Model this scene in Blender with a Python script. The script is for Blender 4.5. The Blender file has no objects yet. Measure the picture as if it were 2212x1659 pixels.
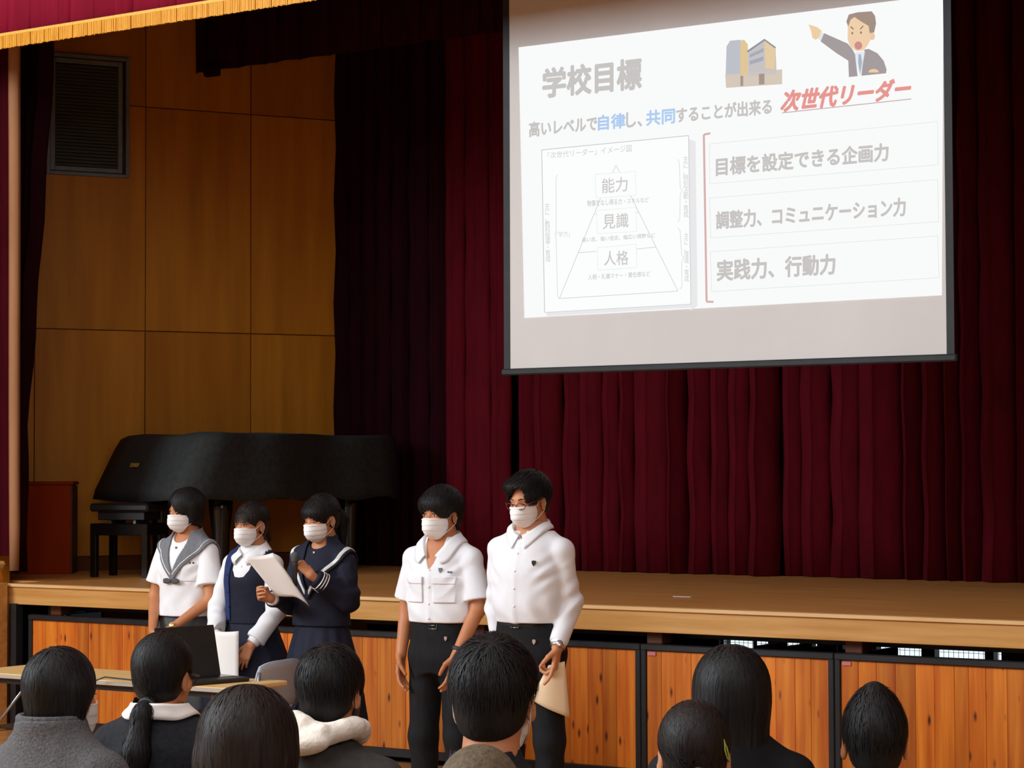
import bpy, math, random
import numpy as np
from mathutils import Matrix, Vector
random.seed(7); np.random.seed(7)
sc = bpy.context.scene
COL = sc.collection

# ---------------------------------------------------------------- camera, world, light, exposure
FPX, CXP, CYP = 4950.0, 1106.0, 829.5
YAW, PITCH, ROLL, EYE = math.radians(34.8), math.atan(182.5 / 4950.0), 0.0034, 1.75
cam = bpy.data.objects.new('camera', bpy.data.cameras.new('camera')); COL.objects.link(cam)
cam.data.sensor_width = 36.0; cam.data.lens = 36.0 * FPX / 2212.0
cam.data.clip_start = 0.1; cam.data.clip_end = 200
cam.location = (0, 0, EYE)
cam.rotation_mode = 'QUATERNION'
cam.rotation_quaternion = (Matrix.Rotation(YAW, 3, 'Z') @ Matrix.Rotation(math.pi / 2 + PITCH, 3, 'X') @ Matrix.Rotation(-ROLL, 3, 'Z')).to_quaternion()
sc.camera = cam
w = bpy.data.worlds.new('World'); sc.world = w; w.use_nodes = True
w.node_tree.nodes['Background'].inputs[0].default_value = (0.80, 0.90, 1.0, 1)
w.node_tree.nodes['Background'].inputs[1].default_value = 1.15

def area(name, loc, target, sx, sy, power, color):
    l = bpy.data.lights.new(name, 'AREA'); l.shape = 'RECTANGLE'; l.size = sx; l.size_y = sy
    l.energy = power; l.color = color
    o = bpy.data.objects.new(name, l); COL.objects.link(o); o.location = loc
    o.rotation_euler = (Vector(target) - Vector(loc)).to_track_quat('-Z', 'Y').to_euler()
    return o
# daylight through the tall windows along both sides of the hall
area('hall_windows_left_light', (-14.7, 1.0, 6.1), (-3, 5.5, 1.0), 12.0, 3.0, 2900, (0.80, 0.91, 1.0))
area('hall_windows_right_light', (6.7, 1.0, 6.1), (-6, 6, 1.2), 12.0, 3.0, 440, (0.90, 0.95, 1.0))
area('overhead_fill_light', (-5.0, 1.5, 7.5), (-5.0, 3.0, 0), 10, 8, 560, (0.88, 0.94, 1.0))  # added overhead fill; the hall's own ceiling lamps are off
# projector on the gallery, throwing at the screen
sp = bpy.data.lights.new('projector_beam', 'SPOT'); sp.energy = 110; sp.spot_size = math.radians(20); sp.spot_blend = 0.9; sp.shadow_soft_size = 0.05; sp.color = (0.98, 0.98, 1.0)
so = bpy.data.objects.new('projector_beam', sp); COL.objects.link(so); so.location = (-5.4, 1.5, 3.0)
so.rotation_euler = (Vector((-6.5, 11.4, 2.75)) - Vector(so.location)).to_track_quat('-Z', 'Y').to_euler()
vs = sc.view_settings
vs.view_transform = 'Standard'; vs.look = 'None'; vs.gamma = 1; vs.use_curve_mapping = False; vs.exposure = 0.0
sc.cycles.max_bounces = 6; sc.cycles.diffuse_bounces = 4; sc.cycles.use_denoising = True

# ---------------------------------------------------------------- materials
def lin(c):
    return tuple((v / 255 / 12.92 if v / 255 <= 0.04045 else ((v / 255 + 0.055) / 1.055) ** 2.4) for v in c) + (1,)
def base_mat(name, rgb, rough=0.6, metal=0.0, spec=0.5):
    m = bpy.data.materials.new(name); m.use_nodes = True
    b = m.node_tree.nodes['Principled BSDF']
    b.inputs['Base Color'].default_value = lin(rgb); b.inputs['Roughness'].default_value = rough
    b.inputs['Metallic'].default_value = metal; b.inputs['Specular IOR Level'].default_value = spec
    return m
def N(m, t, **k):
    n = m.node_tree.nodes.new(t)
    for a, v in k.items(): setattr(n, a, v)
    return n
def L(m, a, b): m.node_tree.links.new(a, b)
def noise_mat(name, rgb, rgb2, scale=(20, 20, 20), rough=0.7, bump=0.0, spec=0.4, detail=3, nscale=1.0, per_object=0.0, metal=0.0, contrast=1.0):
    m = base_mat(name, rgb, rough, metal, spec); b = m.node_tree.nodes['Principled BSDF']
    tc = N(m, 'ShaderNodeTexCoord'); mp = N(m, 'ShaderNodeMapping'); mp.inputs['Scale'].default_value = scale
    L(m, tc.outputs['Object'], mp.inputs['Vector'])
    n = N(m, 'ShaderNodeTexNoise'); n.inputs['Scale'].default_value = nscale; n.inputs['Detail'].default_value = detail
    L(m, mp.outputs[0], n.inputs['Vector'])
    cr = N(m, 'ShaderNodeValToRGB'); cr.color_ramp.elements[0].color = lin(rgb); cr.color_ramp.elements[1].color = lin(rgb2)
    cr.color_ramp.elements[0].position = 0.5 - 0.2 / contrast; cr.color_ramp.elements[1].position = 0.5 + 0.2 / contrast
    L(m, n.outputs[0], cr.inputs[0]); out = cr.outputs[0]
    if per_object:
        oi = N(m, 'ShaderNodeObjectInfo'); mr = N(m, 'ShaderNodeMapRange')
        mr.inputs['To Min'].default_value = 1 - per_object; mr.inputs['To Max'].default_value = 1 + per_object
        L(m, oi.outputs['Random'], mr.inputs[0])
        mx = N(m, 'ShaderNodeHueSaturation'); L(m, mr.outputs[0], mx.inputs['Value']); L(m, out, mx.inputs['Color']); out = mx.outputs[0]
        ad = N(m, 'ShaderNodeVectorMath', operation='ADD'); cb = N(m, 'ShaderNodeVectorMath', operation='SCALE')
        cx = N(m, 'ShaderNodeCombineXYZ'); L(m, oi.outputs['Random'], cx.inputs[0]); L(m, oi.outputs['Random'], cx.inputs[1]); L(m, oi.outputs['Random'], cx.inputs[2])
        L(m, cx.outputs[0], cb.inputs[0]); cb.inputs['Scale'].default_value = 60
        L(m, mp.outputs[0], ad.inputs[0]); L(m, cb.outputs[0], ad.inputs[1]); L(m, ad.outputs[0], n.inputs['Vector'])
    L(m, out, b.inputs['Base Color'])
    if bump:
        bp = N(m, 'ShaderNodeBump'); bp.inputs['Strength'].default_value = bump; bp.inputs['Distance'].default_value = 0.01
        L(m, n.outputs[0], bp.inputs['Height']); L(m, bp.outputs[0], b.inputs['Normal'])
    return m
def knots(m, rgb, scale=(7, 7, 2.6), thr=0.10):
    b = m.node_tree.nodes['Principled BSDF']; src = b.inputs['Base Color'].links[0].from_socket
    tc = N(m, 'ShaderNodeTexCoord'); mp = N(m, 'ShaderNodeMapping'); mp.inputs['Scale'].default_value = scale
    oi = N(m, 'ShaderNodeObjectInfo'); cx = N(m, 'ShaderNodeCombineXYZ'); mu = N(m, 'ShaderNodeMath', operation='MULTIPLY'); mu.inputs[1].default_value = 37
    L(m, oi.outputs['Random'], mu.inputs[0]); L(m, mu.outputs[0], cx.inputs[0]); L(m, mu.outputs[0], cx.inputs[2])
    L(m, tc.outputs['Object'], mp.inputs['Vector']); ad = N(m, 'ShaderNodeVectorMath', operation='ADD'); L(m, mp.outputs[0], ad.inputs[0]); L(m, cx.outputs[0], ad.inputs[1])
    v = N(m, 'ShaderNodeTexVoronoi'); v.inputs['Scale'].default_value = 1; L(m, ad.outputs[0], v.inputs['Vector'])
    mr = N(m, 'ShaderNodeMapRange'); mr.inputs['From Min'].default_value = thr * 0.5; mr.inputs['From Max'].default_value = thr * 1.6
    mr.inputs['To Min'].default_value = 1; mr.inputs['To Max'].default_value = 0; L(m, v.outputs['Distance'], mr.inputs[0])
    mx = N(m, 'ShaderNodeMix', data_type='RGBA'); L(m, mr.outputs[0], mx.inputs[0]); L(m, src, mx.inputs[6]); mx.inputs[7].default_value = lin(rgb)
    L(m, mx.outputs[2], b.inputs['Base Color'])
def emit_mat(name, rgb, s=1.0):
    m = base_mat(name, (0, 0, 0), 0.9, 0, 0)
    b = m.node_tree.nodes['Principled BSDF']; b.inputs['Emission Color'].default_value = lin(rgb); b.inputs['Emission Strength'].default_value = s
    return m
M = {}
M['cedar'] = noise_mat('cedar', (186, 84, 8), (228, 136, 36), (22, 22, 1.2), 0.5, 0.1, per_object=0.22, detail=4); knots(M['cedar'], (74, 26, 6), (15, 15, 5.2), 0.12)
M['steel_black'] = noise_mat('black_steel', (20, 21, 24), (30, 31, 35), (8, 8, 8), 0.42, 0.05, 0.5)
M['fascia'] = noise_mat('laminated_edge_wood', (192, 134, 62), (218, 164, 96), (1.3, 14, 24), 0.45, 0.05, detail=5)
M['nosing'] = noise_mat('nosing_wood', (226, 178, 118), (238, 196, 140), (2, 30, 30), 0.35, 0.03)
M['stagefloor'] = noise_mat('stage_floorboards', (206, 134, 66), (234, 168, 98), (1.3, 26, 10), 0.28, 0.03, detail=5)
M['hallfloor'] = noise_mat('hall_floorboards', (176, 122, 72), (196, 144, 92), (18, 1.3, 10), 0.25, 0.02, detail=4)
M['ply'] = noise_mat('wall_plywood', (184, 114, 20), (212, 138, 34), (9, 9, 0.7), 0.42, 0.04, per_object=0.06, detail=4)
M['ply_dark'] = noise_mat('wall_plywood_dark', (172, 104, 16), (194, 122, 26), (11, 11, 0.6), 0.42, 0.04, per_object=0.05, detail=4)
M['baseboard'] = noise_mat('baseboard_wood', (96, 48, 20), (112, 60, 26), (9, 9, 5), 0.45)
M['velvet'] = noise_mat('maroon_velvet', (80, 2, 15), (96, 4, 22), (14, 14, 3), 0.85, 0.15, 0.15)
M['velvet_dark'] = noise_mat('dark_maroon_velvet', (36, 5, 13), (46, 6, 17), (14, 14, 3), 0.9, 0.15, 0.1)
M['valance'] = noise_mat('valance_maroon', (142, 18, 48), (160, 24, 58), (10, 10, 2), 0.8, 0.1, 0.2)
M['gold'] = noise_mat('gold_fringe', (236, 160, 34), (250, 186, 60), (90, 90, 20), 0.55, 0.1)
M['gold_band'] = noise_mat('gold_braid', (246, 186, 70), (255, 206, 100), (60, 60, 60), 0.5, 0.1)
M['lining'] = noise_mat('beige_lining', (166, 116, 78), (178, 126, 88), (10, 10, 2), 0.8)
M['alu'] = noise_mat('aluminium', (118, 126, 132), (134, 142, 148), (20, 20, 20), 0.45, 0, 0.5)
M['screenmesh'] = noise_mat('dark_louvre', (62, 66, 64), (78, 82, 80), (4, 4, 30), 0.6, 0.05)
M['plaster'] = noise_mat('plaster', (206, 198, 184), (214, 206, 192), (3, 3, 3), 0.85)
M['hallwall'] = noise_mat('hall_wood_wall', (140, 112, 80), (152, 122, 88), (3, 3, 3), 0.8)
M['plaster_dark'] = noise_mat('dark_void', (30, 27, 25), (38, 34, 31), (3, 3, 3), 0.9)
M['screen_fabric'] = noise_mat('matte_screen', (214, 211, 208), (220, 217, 214), (2, 2, 1), 0.9, 0, 0.1)
M['screen_black'] = noise_mat('screen_border', (34, 36, 38), (42, 44, 46), (10, 10, 10), 0.6)
M['podium'] = noise_mat('red_brown_wood', (134, 40, 2), (156, 52, 4), (6, 6, 1), 0.8, 0.02, 0.1)
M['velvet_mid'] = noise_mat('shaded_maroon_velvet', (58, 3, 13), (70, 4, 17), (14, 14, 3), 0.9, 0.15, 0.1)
M['podium_dark'] = noise_mat('dark_brown_wood', (58, 30, 26), (68, 36, 30), (6, 6, 1), 0.5, 0.02)
M['piano'] = base_mat('piano_black', (14, 14, 15), 0.2)
M['cover'] = noise_mat('piano_cover_cloth', (34, 36, 36), (46, 49, 49), (30, 30, 30), 0.75, 0.1, 0.3)
M['logo'] = base_mat('gold_print', (190, 140, 66), 0.5)
M['brass'] = base_mat('brass', (190, 150, 70), 0.3, 1)
M['leather'] = base_mat('black_leather', (22, 22, 23), 0.45)
M['skin'] = noise_mat('skin', (198, 132, 92), (206, 142, 102), (14, 14, 14), 0.5, 0.02, 0.35)
M['skin_tan'] = noise_mat('tanned_skin', (186, 119, 78), (194, 128, 87), (14, 14, 14), 0.5, 0.02, 0.35)
for k in ('skin', 'skin_tan'):
    b = M[k].node_tree.nodes['Principled BSDF']; b.inputs['Subsurface Weight'].default_value = 0.12; b.inputs['Subsurface Radius'].default_value = (0.01, 0.004, 0.002)
M['hair'] = noise_mat('black_hair', (16, 15, 15), (27, 25, 25), (130, 130, 9), 0.58, 0.25, 0.3, detail=2)
M['hair_brown'] = noise_mat('dark_brown_hair', (24, 18, 16), (38, 29, 25), (130, 130, 9), 0.58, 0.25, 0.3, detail=2)
M['hair_grey'] = noise_mat('cropped_hair', (84, 72, 58), (112, 96, 76), (90, 90, 90), 0.7, 0.4, 0.2)
M['maskwhite'] = noise_mat('mask_white', (240, 238, 236), (250, 249, 248), (20, 20, 20), 0.8, 0.02, 0.2)
M['white_cloth'] = noise_mat('white_shirt_cotton', (230, 231, 236), (238, 239, 243), (9, 9, 5), 0.75, 0.35, 0.25)
M['white_cloth2'] = noise_mat('white_blouse_cotton', (232, 231, 233), (240, 239, 241), (9, 9, 5), 0.75, 0.35, 0.25)
M['grey_cloth'] = noise_mat('grey_wool', (112, 114, 120), (124, 126, 132), (60, 60, 60), 0.8, 0.1, 0.2)
M['grey_skirt'] = noise_mat('dark_grey_skirt', (74, 76, 78), (88, 90, 92), (50, 50, 6), 0.8, 0.1, 0.2)
M['navy'] = noise_mat('navy_serge', (18, 21, 38), (25, 28, 48), (40, 40, 40), 0.75, 0.08, 0.3)
M['navy_lit'] = noise_mat('navy_serge_lit', (26, 40, 88), (34, 50, 100), (40, 40, 40), 0.7, 0.08, 0.3)  # navy serge with the grazing sheen put into its colour
M['black_cloth'] = noise_mat('black_trouser_wool', (15, 15, 18), (22, 22, 25), (40, 40, 10), 0.8, 0.08, 0.25)
M['stripe'] = base_mat('white_braid', (236, 234, 232), 0.7)
M['eye_white'] = base_mat('eye_white', (226, 216, 210), 0.3)
M['eye_dark'] = base_mat('eye_dark', (34, 22, 18), 0.3)
M['watch_gold'] = base_mat('watch_gold', (220, 180, 120), 0.3, 0.7)
M['silver'] = base_mat('silver_metal', (206, 206, 208), 0.25, 0.9)
M['rubber'] = base_mat('dark_rubber', (44, 46, 52), 0.6)
M['paper'] = noise_mat('white_paper', (240, 234, 228), (246, 241, 236), (5, 5, 5), 0.85)
M['paper_tan'] = noise_mat('cream_paper', (232, 204, 166), (240, 214, 178), (5, 5, 5), 0.85)
M['glasses'] = base_mat('plum_frame', (92, 34, 44), 0.35)
M['tabletop'] = noise_mat('beech_tabletop', (226, 184, 118), (236, 196, 132), (3, 24, 10), 0.4, 0.02)
M['edge_grey'] = base_mat('grey_edge_band', (168, 160, 150), 0.5)
M['chrome'] = base_mat('chrome_tube', (160, 162, 166), 0.3, 0.9)
M['laptop'] = noise_mat('laptop_black', (34, 33, 31), (42, 41, 38), (20, 20, 20), 0.45, 0.02)
M['chair_grey'] = base_mat('grey_plastic', (176, 180, 190), 0.45)
M['fleece'] = noise_mat('cream_fleece', (236, 226, 212), (246, 238, 226), (70, 70, 70), 0.9, 0.3, 0.1)
M['grey_knit'] = noise_mat('grey_tweed_knit', (84, 84, 87), (108, 106, 107), (150, 150, 150), 0.9, 0.5, 0.1, detail=4)
M['charcoal'] = noise_mat('charcoal_jersey', (62, 60, 58), (72, 70, 68), (40, 40, 40), 0.85, 0.1, 0.2)
M['black_knit'] = noise_mat('black_sweater', (30, 31, 35), (40, 41, 45), (70, 70, 70), 0.85, 0.25, 0.2)
M['yellow'] = base_mat('yellow_print', (232, 204, 40), 0.6)
M['clip'] = base_mat('lime_clip', (190, 206, 90), 0.35)
M['sticker'] = base_mat('pink_sticker', (206, 120, 120), 0.6)
M['bluecloth'] = base_mat('blue_grey', (70, 76, 88), 0.7)

# ---------------------------------------------------------------- mesh helpers
def mk(name, V, F, mat, parent=None, smooth=True, mats=None, fmat=None, kind=None, label=None):
    me = bpy.data.meshes.new(name)
    V = np.asarray(V, dtype=np.float32).reshape(-1, 3)
    if isinstance(F, np.ndarray) and F.ndim == 2:
        n, k = F.shape
        me.vertices.add(len(V)); me.vertices.foreach_set('co', V.ravel())
        me.loops.add(n * k); me.loops.foreach_set('vertex_index', F.astype(np.int32).ravel())
        me.polygons.add(n); me.polygons.foreach_set('loop_start', np.arange(0, n * k, k, dtype=np.int32))
        me.polygons.foreach_set('loop_total', np.full(n, k, dtype=np.int32))
        me.update(calc_edges=True)
    else:
        me.from_pydata(V.tolist(), [], [list(map(int, f)) for f in F]); me.update()
    if mats:
        for mm in mats: me.materials.append(M[mm])
        if fmat is not None: me.polygons.foreach_set('material_index', np.asarray(fmat, dtype=np.int32))
    else: me.materials.append(M[mat] if isinstance(mat, str) else mat)
    me.polygons.foreach_set('use_smooth', np.full(len(me.polygons), bool(smooth)))
    o = bpy.data.objects.new(name, me); COL.objects.link(o)
    if parent is not None: o.parent = parent
    if kind: o['kind'] = kind
    if label: o['label'] = label
    return o
def thing(name, label, cat, loc=(0, 0, 0), rz=0.0, group=None):
    o = bpy.data.objects.new(name, None); COL.objects.link(o); o.location = loc; o.rotation_euler = (0, 0, rz)
    o.empty_display_size = 0.1; o['label'] = label; o['category'] = cat
    if group: o['group'] = group
    return o
def tag(o, label, cat, group=None):
    o['label'] = label; o['category'] = cat
    if group: o['group'] = group
    return o
def dup(root, loc=None, label=None):
    r = root.copy(); COL.objects.link(r)
    if loc is not None: r.location = loc
    if label: r['label'] = label
    for ch in list(root.children):
        c = ch.copy(); COL.objects.link(c); c.parent = r
        for g in ch.children:
            d = g.copy(); COL.objects.link(d); d.parent = c
    return r
class MB:
    def __init__(s): s.V = []; s.F = []; s.n = 0
    def add(s, V, F):
        s.V.extend([tuple(map(float, v)) for v in V]); s.F.extend([tuple(i + s.n for i in f) for f in F]); s.n += len(V); return s
    def box(s, a, b, bev=0.0):
        x0, y0, z0 = a; x1, y1, z1 = b
        if bev <= 0:
            V = [(x, y, z) for z in (z0, z1) for y in (y0, y1) for x in (x0, x1)]
            return s.add(V, [(0, 2, 3, 1), (4, 5, 7, 6), (0, 1, 5, 4), (2, 6, 7, 3), (0, 4, 6, 2), (1, 3, 7, 5)])
        e = min(bev, (x1 - x0) / 2.01, (y1 - y0) / 2.01, (z1 - z0) / 2.01)
        V = []; F = []
        # chamfered box: 24 verts
        cs = [(x, y, z) for x in (0, 1) for y in (0, 1) for z in (0, 1)]
        idx = {}
        for c in cs:
            for ax in range(3):
                p = []
                for k in range(3):
                    lo, hi = (a[k], b[k]); v = hi if c[k] else lo
                    if k != ax: v += -e if c[k] else e
                    p.append(v)
                idx[(c, ax)] = len(V); V.append(tuple(p))
        for ax in range(3):
            o1, o2 = [k for k in range(3) if k != ax]
            for sd in (0, 1):
                q = []
                for (u, v) in ((0, 0), (1, 0), (1, 1), (0, 1)):
                    c = [0, 0, 0]; c[ax] = sd; c[o1] = u; c[o2] = v; q.append(idx[(tuple(c), ax)])
                F.append(tuple(q))
        for ax in range(3):   # edges along ax
            o1, o2 = [k for k in range(3) if k != ax]
            for u in (0, 1):
                for v in (0, 1):
                    c0 = [0, 0, 0]; c0[o1] = u; c0[o2] = v; c1 = list(c0); c1[ax] = 1; c0 = tuple(c0); c1 = tuple(c1)
                    F.append((idx[(c0, o1)], idx[(c0, o2)], idx[(c1, o2)], idx[(c1, o1)]))
        for c in cs: F.append(tuple(idx[(c, ax)] for ax in range(3)))
        return s.add(V, F)
    def tube(s, pts, r, n=8, closed=False):
        pts = [np.array(p, float) for p in pts]; m = len(pts)
        rr = [r] * m if np.isscalar(r) else r
        V = []; ref = None
        for i, p in enumerate(pts):
            t = (pts[(i + 1) % m] - pts[i - 1]) if closed else (pts[min(i + 1, m - 1)] - pts[max(i - 1, 0)])
            t = t / (np.linalg.norm(t) + 1e-9)
            if ref is None: ref = np.array([0, 0, 1.]) if abs(t[2]) < 0.9 else np.array([1., 0, 0])
            u = ref - t * np.dot(ref, t); u /= np.linalg.norm(u) + 1e-9; ref = u; v = np.cross(t, u)
            for k in range(n):
                a = 2 * math.pi * k / n; V.append(p + rr[i] * (math.cos(a) * u + math.sin(a) * v))
        F = []
        for i in range(m if closed else m - 1):
            j = (i + 1) % m
            for k in range(n): F.append((i * n + k, i * n + (k + 1) % n, j * n + (k + 1) % n, j * n + k))
        if not closed: F += [tuple(range(n - 1, -1, -1)), tuple((m - 1) * n + k for k in range(n))]
        return s.add(V, F)
    def lathe(s, prof, c=(0, 0, 0), n=20, axis='z'):
        V = []; m = len(prof)
        for (r, z) in prof:
            for k in range(n):
                a = 2 * math.pi * k / n; p = (r * math.cos(a), r * math.sin(a), z)
                if axis == 'y': p = (p[0], p[2], p[1])
                if axis == 'x': p = (p[2], p[0], p[1])
                V.append((p[0] + c[0], p[1] + c[1], p[2] + c[2]))
        F = [(i * n + k, i * n + (k + 1) % n, (i + 1) * n + (k + 1) % n, (i + 1) * n + k) for i in range(m - 1) for k in range(n)]
        F += [tuple(range(n - 1, -1, -1)), tuple((m - 1) * n + k for k in range(n))]
        return s.add(V, F)
    def prism(s, poly, y0, y1):     # polygon in xz extruded along y
        n = len(poly); V = [(x, y0, z) for x, z in poly] + [(x, y1, z) for x, z in poly]
        F = [tuple(range(n)), tuple(range(2 * n - 1, n - 1, -1))] + [(i, (i + 1) % n + 0, (i + 1) % n + n, i + n) for i in range(n)]
        return s.add(V, F)
    def rot(s, R, c=(0, 0, 0)):
        V = np.array(s.V) @ np.array(R).T + np.array(c); s.V = [tuple(v) for v in V]; return s
    def build(s, name, mat, parent=None, smooth=False, **k): return mk(name, s.V, s.F, mat, parent, smooth, **k)
def Rz(a): c, s_ = math.cos(a), math.sin(a); return np.array([[c, -s_, 0], [s_, c, 0], [0, 0, 1.]])
def Rx(a): c, s_ = math.cos(a), math.sin(a); return np.array([[1, 0, 0], [0, c, -s_], [0, s_, c]])
def Ry(a): c, s_ = math.cos(a), math.sin(a); return np.array([[c, 0, s_], [0, 1, 0], [-s_, 0, c]])
def struct(o): o['kind'] = 'structure'; return o

# ================================================================ SETTING
# stage-parallel axis = X, stage depth = +Y.  Stage edge at y 10.82, deck top z .98
SZ = 0.98; XL, XR = -11.72, 1.6
struct(MB().box((-15, -6, -0.12), (7, 17.2, 0)).build('floor', 'hallfloor'))
o = MB().box((-15.2, -6, 8.0), (7.2, 17.4, 8.15)).build('ceiling', 'plaster'); struct(o)
struct(MB().box((-15.2, -6, 0), (-15, 10.95, 8)).build('wall_left', 'hallwall'))
struct(MB().box((7, -6, 0), (7.2, 17.4, 8)).build('wall_right', 'hallwall'))
struct(MB().box((-15.2, -6.2, 0), (7.2, -6, 8)).build('wall_back', 'hallwall'))
# proscenium wall: pieces left, right and above the opening
pw = MB().box((-15.2, 10.95, 0), (-12.02, 11.15, 8)).box((XR + 0.1, 10.95, 0), (7, 11.15, 8)).box((-12.02, 10.95, 5.4), (XR + 0.1, 11.15, 8))
struct(pw.build('wall_front', 'ply'))
# ---- splayed side wall of the stage (panels set out along it), window in it
WD = np.array([math.cos(math.radians(62)), math.sin(math.radians(62))]); WP = np.array([-12.669, 12.746]); WA = math.radians(62)
wl = bpy.data.objects.new('wall_stage_left', None); COL.objects.link(wl); wl.location = (WP[0], WP[1], 0); wl.rotation_euler = (0, 0, WA); struct(wl)
# in wall coordinates: x = s along wall, -y = towards the stage
WS0, WS1, WZ0, WZ1 = -0.49, 0.165, 4.015, 4.955     # window opening
bk = MB()
for a, b_ in (((-2.2, 0.03, 0), (WS0, 0.14, 7.6)), ((WS1, 0.03, 0), (2.2, 0.14, 7.6)), ((WS0, 0.03, 0), (WS1, 0.14, WZ0)), ((WS0, 0.03, WZ1), (WS1, 0.14, 7.6))): bk.box(a, b_)
bk.build('wall_backing', 'ply_dark', wl)
ss = [-1.45, -0.57, 0.305, 1.18, 2.06]; zz = [1.085, 2.83, 4.587, 6.34, 7.5]
G = 0.004
def panel_piece(x0, x1, z0, z1, k):
    if x1 - x0 < 0.02 or z1 - z0 < 0.02: return
    MB().box((x0 + G, 0.0, z0 + G), (x1 - G, 0.03, z1 - G), 0.002).build('wall_panel', 'ply' if k % 3 else 'ply_dark', wl)
k = 0
for i in range(4):
    for j in range(4):
        x0, x1, z0, z1 = ss[i], ss[i + 1], zz[j], zz[j + 1]; k += 1
        ox0, ox1, oz0, oz1 = max(x0, WS0), min(x1, WS1), max(z0, WZ0), min(z1, WZ1)
        if ox0 < ox1 and oz0 < oz1:      # cut round the window opening: one L/U shaped panel made of strips
            mb = MB()
            if ox0 > x0: mb.box((x0 + G, 0, z0 + G), (ox0, .03, z1 - G))
            if ox1 < x1: mb.box((ox1, 0, z0 + G), (x1 - G, .03, z1 - G))
            if oz0 > z0: mb.box((ox0, 0, z0 + G), (ox1, .03, oz0))
            if oz1 < z1: mb.box((ox0, 0, oz1), (ox1, .03, z1 - G))
            mb.build('wall_panel', 'ply', wl)
        else:
            panel_piece(x0, x1, z0, z1, k)
struct(MB().box((-2.0, -0.012, SZ), (2.06, 0.0, 1.085), 0.004).rot(Rz(WA), (WP[0], WP[1], 0)).build('baseboard_left', 'baseboard'))
# window: frame, sash, louvred dark screen
wn = bpy.data.objects.new('window_1', None); COL.objects.link(wn); wn.location = wl.location; wn.rotation_euler = wl.rotation_euler; struct(wn)
def ring(x0, x1, z0, z1, t, y0, y1, bev=0.004):
    return MB().box((x0, y0, z0), (x0 + t, y1, z1), bev).box((x1 - t, y0, z0), (x1, y1, z1), bev).box((x0 + t, y0, z0), (x1 - t, y1, z0 + t), bev).box((x0 + t, y0, z1 - t), (x1 - t, y1, z1), bev)
ring(WS0, WS1, WZ0, WZ1, 0.028, -0.03, 0.06).build('window_frame', 'alu', wn)
sash = ring(WS0 + 0.034, WS1 - 0.05, WZ0 + 0.034, WZ1 - 0.034, 0.036, -0.012, 0.03).build('sash', 'alu', wn)
MB().box((WS1 - 0.05, -0.006, WZ0 + 0.03), (WS1 - 0.03, 0.02, WZ1 - 0.03)).build('side_channel', 'steel_black', wn)
for i in range(30):
    z = WZ0 + 0.075 + i * (WZ1 - WZ0 - 0.15) / 30
    MB().box((WS0 + 0.07, 0.004, z), (WS1 - 0.086, 0.012, z + (WZ1 - WZ0 - 0.15) / 30 - 0.006)).build('slat', 'screenmesh', sash)
MB().box((WS0, 0.05, WZ0), (WS1, 0.06, WZ1)).build('blind_back', 'plaster_dark', wn)
# right splayed wall and stage back wall (mostly unseen)
struct(MB().box((0, 0, 0), (4.5, 0.12, 7.6)).rot(Rz(math.pi - WA), (2.7, 12.0, 0)).build('wall_stage_right', 'ply'))
# stage back wall with low ground-level windows
bw = MB(); wins = [(-12.32, -12.14), (-9.69, -8.76), (-8.55, -7.15), (-6.6, -5.2)]
bw.box((-15, 17, 0.62), (7, 17.2, 7.6)).box((-15, 17, 0), (7, 17.2, 0.10)); xp = -15
for a, b_ in wins: bw.box((xp, 17, 0.10), (a, 17.2, 0.62)); xp = b_
bw.box((xp, 17, 0.10), (7, 17.2, 0.62))
struct(bw.build('wall_stage_back', 'plaster_dark'))
for i, (a, b_) in enumerate(wins):
    wv = bpy.data.objects.new('window_%d' % (i + 2), None); COL.objects.link(wv); wv.location = ((a + b_) / 2, 17.05, 0.1); struct(wv)
    hw = (b_ - a) / 2
    ring(-hw, hw, 0, 0.52, 0.02, 0, 0.05, 0).build('window_frame', 'alu', wv)
    g = MB(); n = max(2, int(round(2 * hw / 0.042)))
    for j in range(1, n): g.box((-hw + j * 2 * hw / n - .0016, .0, .02), (-hw + j * 2 * hw / n + .0016, .003, .5))
    for j in range(1, 12): g.box((-hw + .02, .003, j * .0433 - .0016), (hw - .02, .006, j * .0433 + .0016))
    g.build('wire_grid', 'steel_black', wv, kind='stuff')
struct(MB().box((-15, 10.95, 7.6), (7, 17.2, 7.8)).build('ceiling_stage', 'plaster_dark'))
struct(MB().box((-15.2, 10.95, 0), (-15, 17.2, 7.6)).build('wall_stage_outer', 'plaster_dark'))

# ---- the stage
st = thing('stage', 'raised wooden stage with pale laminated front edge across the hall', 'stage', (XL, 10.82, 0))
def S(mb, name, mat, **k): mb.V = [(x - XL, y - 10.82, z) for x, y, z in mb.V]; return mb.build(name, mat, st, **k)
deck = MB()
# deck follows the splayed walls at both ends
dp = [(XL, 10.84), (XR + .1, 10.84), (2.9, 12.4), (2.9, 17), (-11.0, 17), (-13.4, 12.4), (-12.5, 11.2), (XL, 11.2)]
n = len(dp); deck.add([(x, y, 0.93) for x, y in dp] + [(x, y, SZ) for x, y in dp], [tuple(range(n - 1, -1, -1)), tuple(range(n, 2 * n))] + [(i, (i + 1) % n, (i + 1) % n + n, i + n) for i in range(n)])
S(deck, 'deck', 'stagefloor')
S(MB().box((XL, 10.82, 0.962), (XR, 10.90, SZ + 0.003), 0.003), 'nosing', 'nosing')
S(MB().box((XL, 10.835, 0.845), (XR, 10.90, 0.962), 0.002), 'front_edge_board', 'fascia')
for x in (-11.42, -10.35, -9.14, -7.93, -6.72, -5.50, -4.29, -3.08, -1.87, -.66, .55):
    S(MB().box((x + .03, 10.93, 0.775), (x + 0.13, 11.03, 0.845), 0.004), 'bearer_block', 'baseboard')
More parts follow.
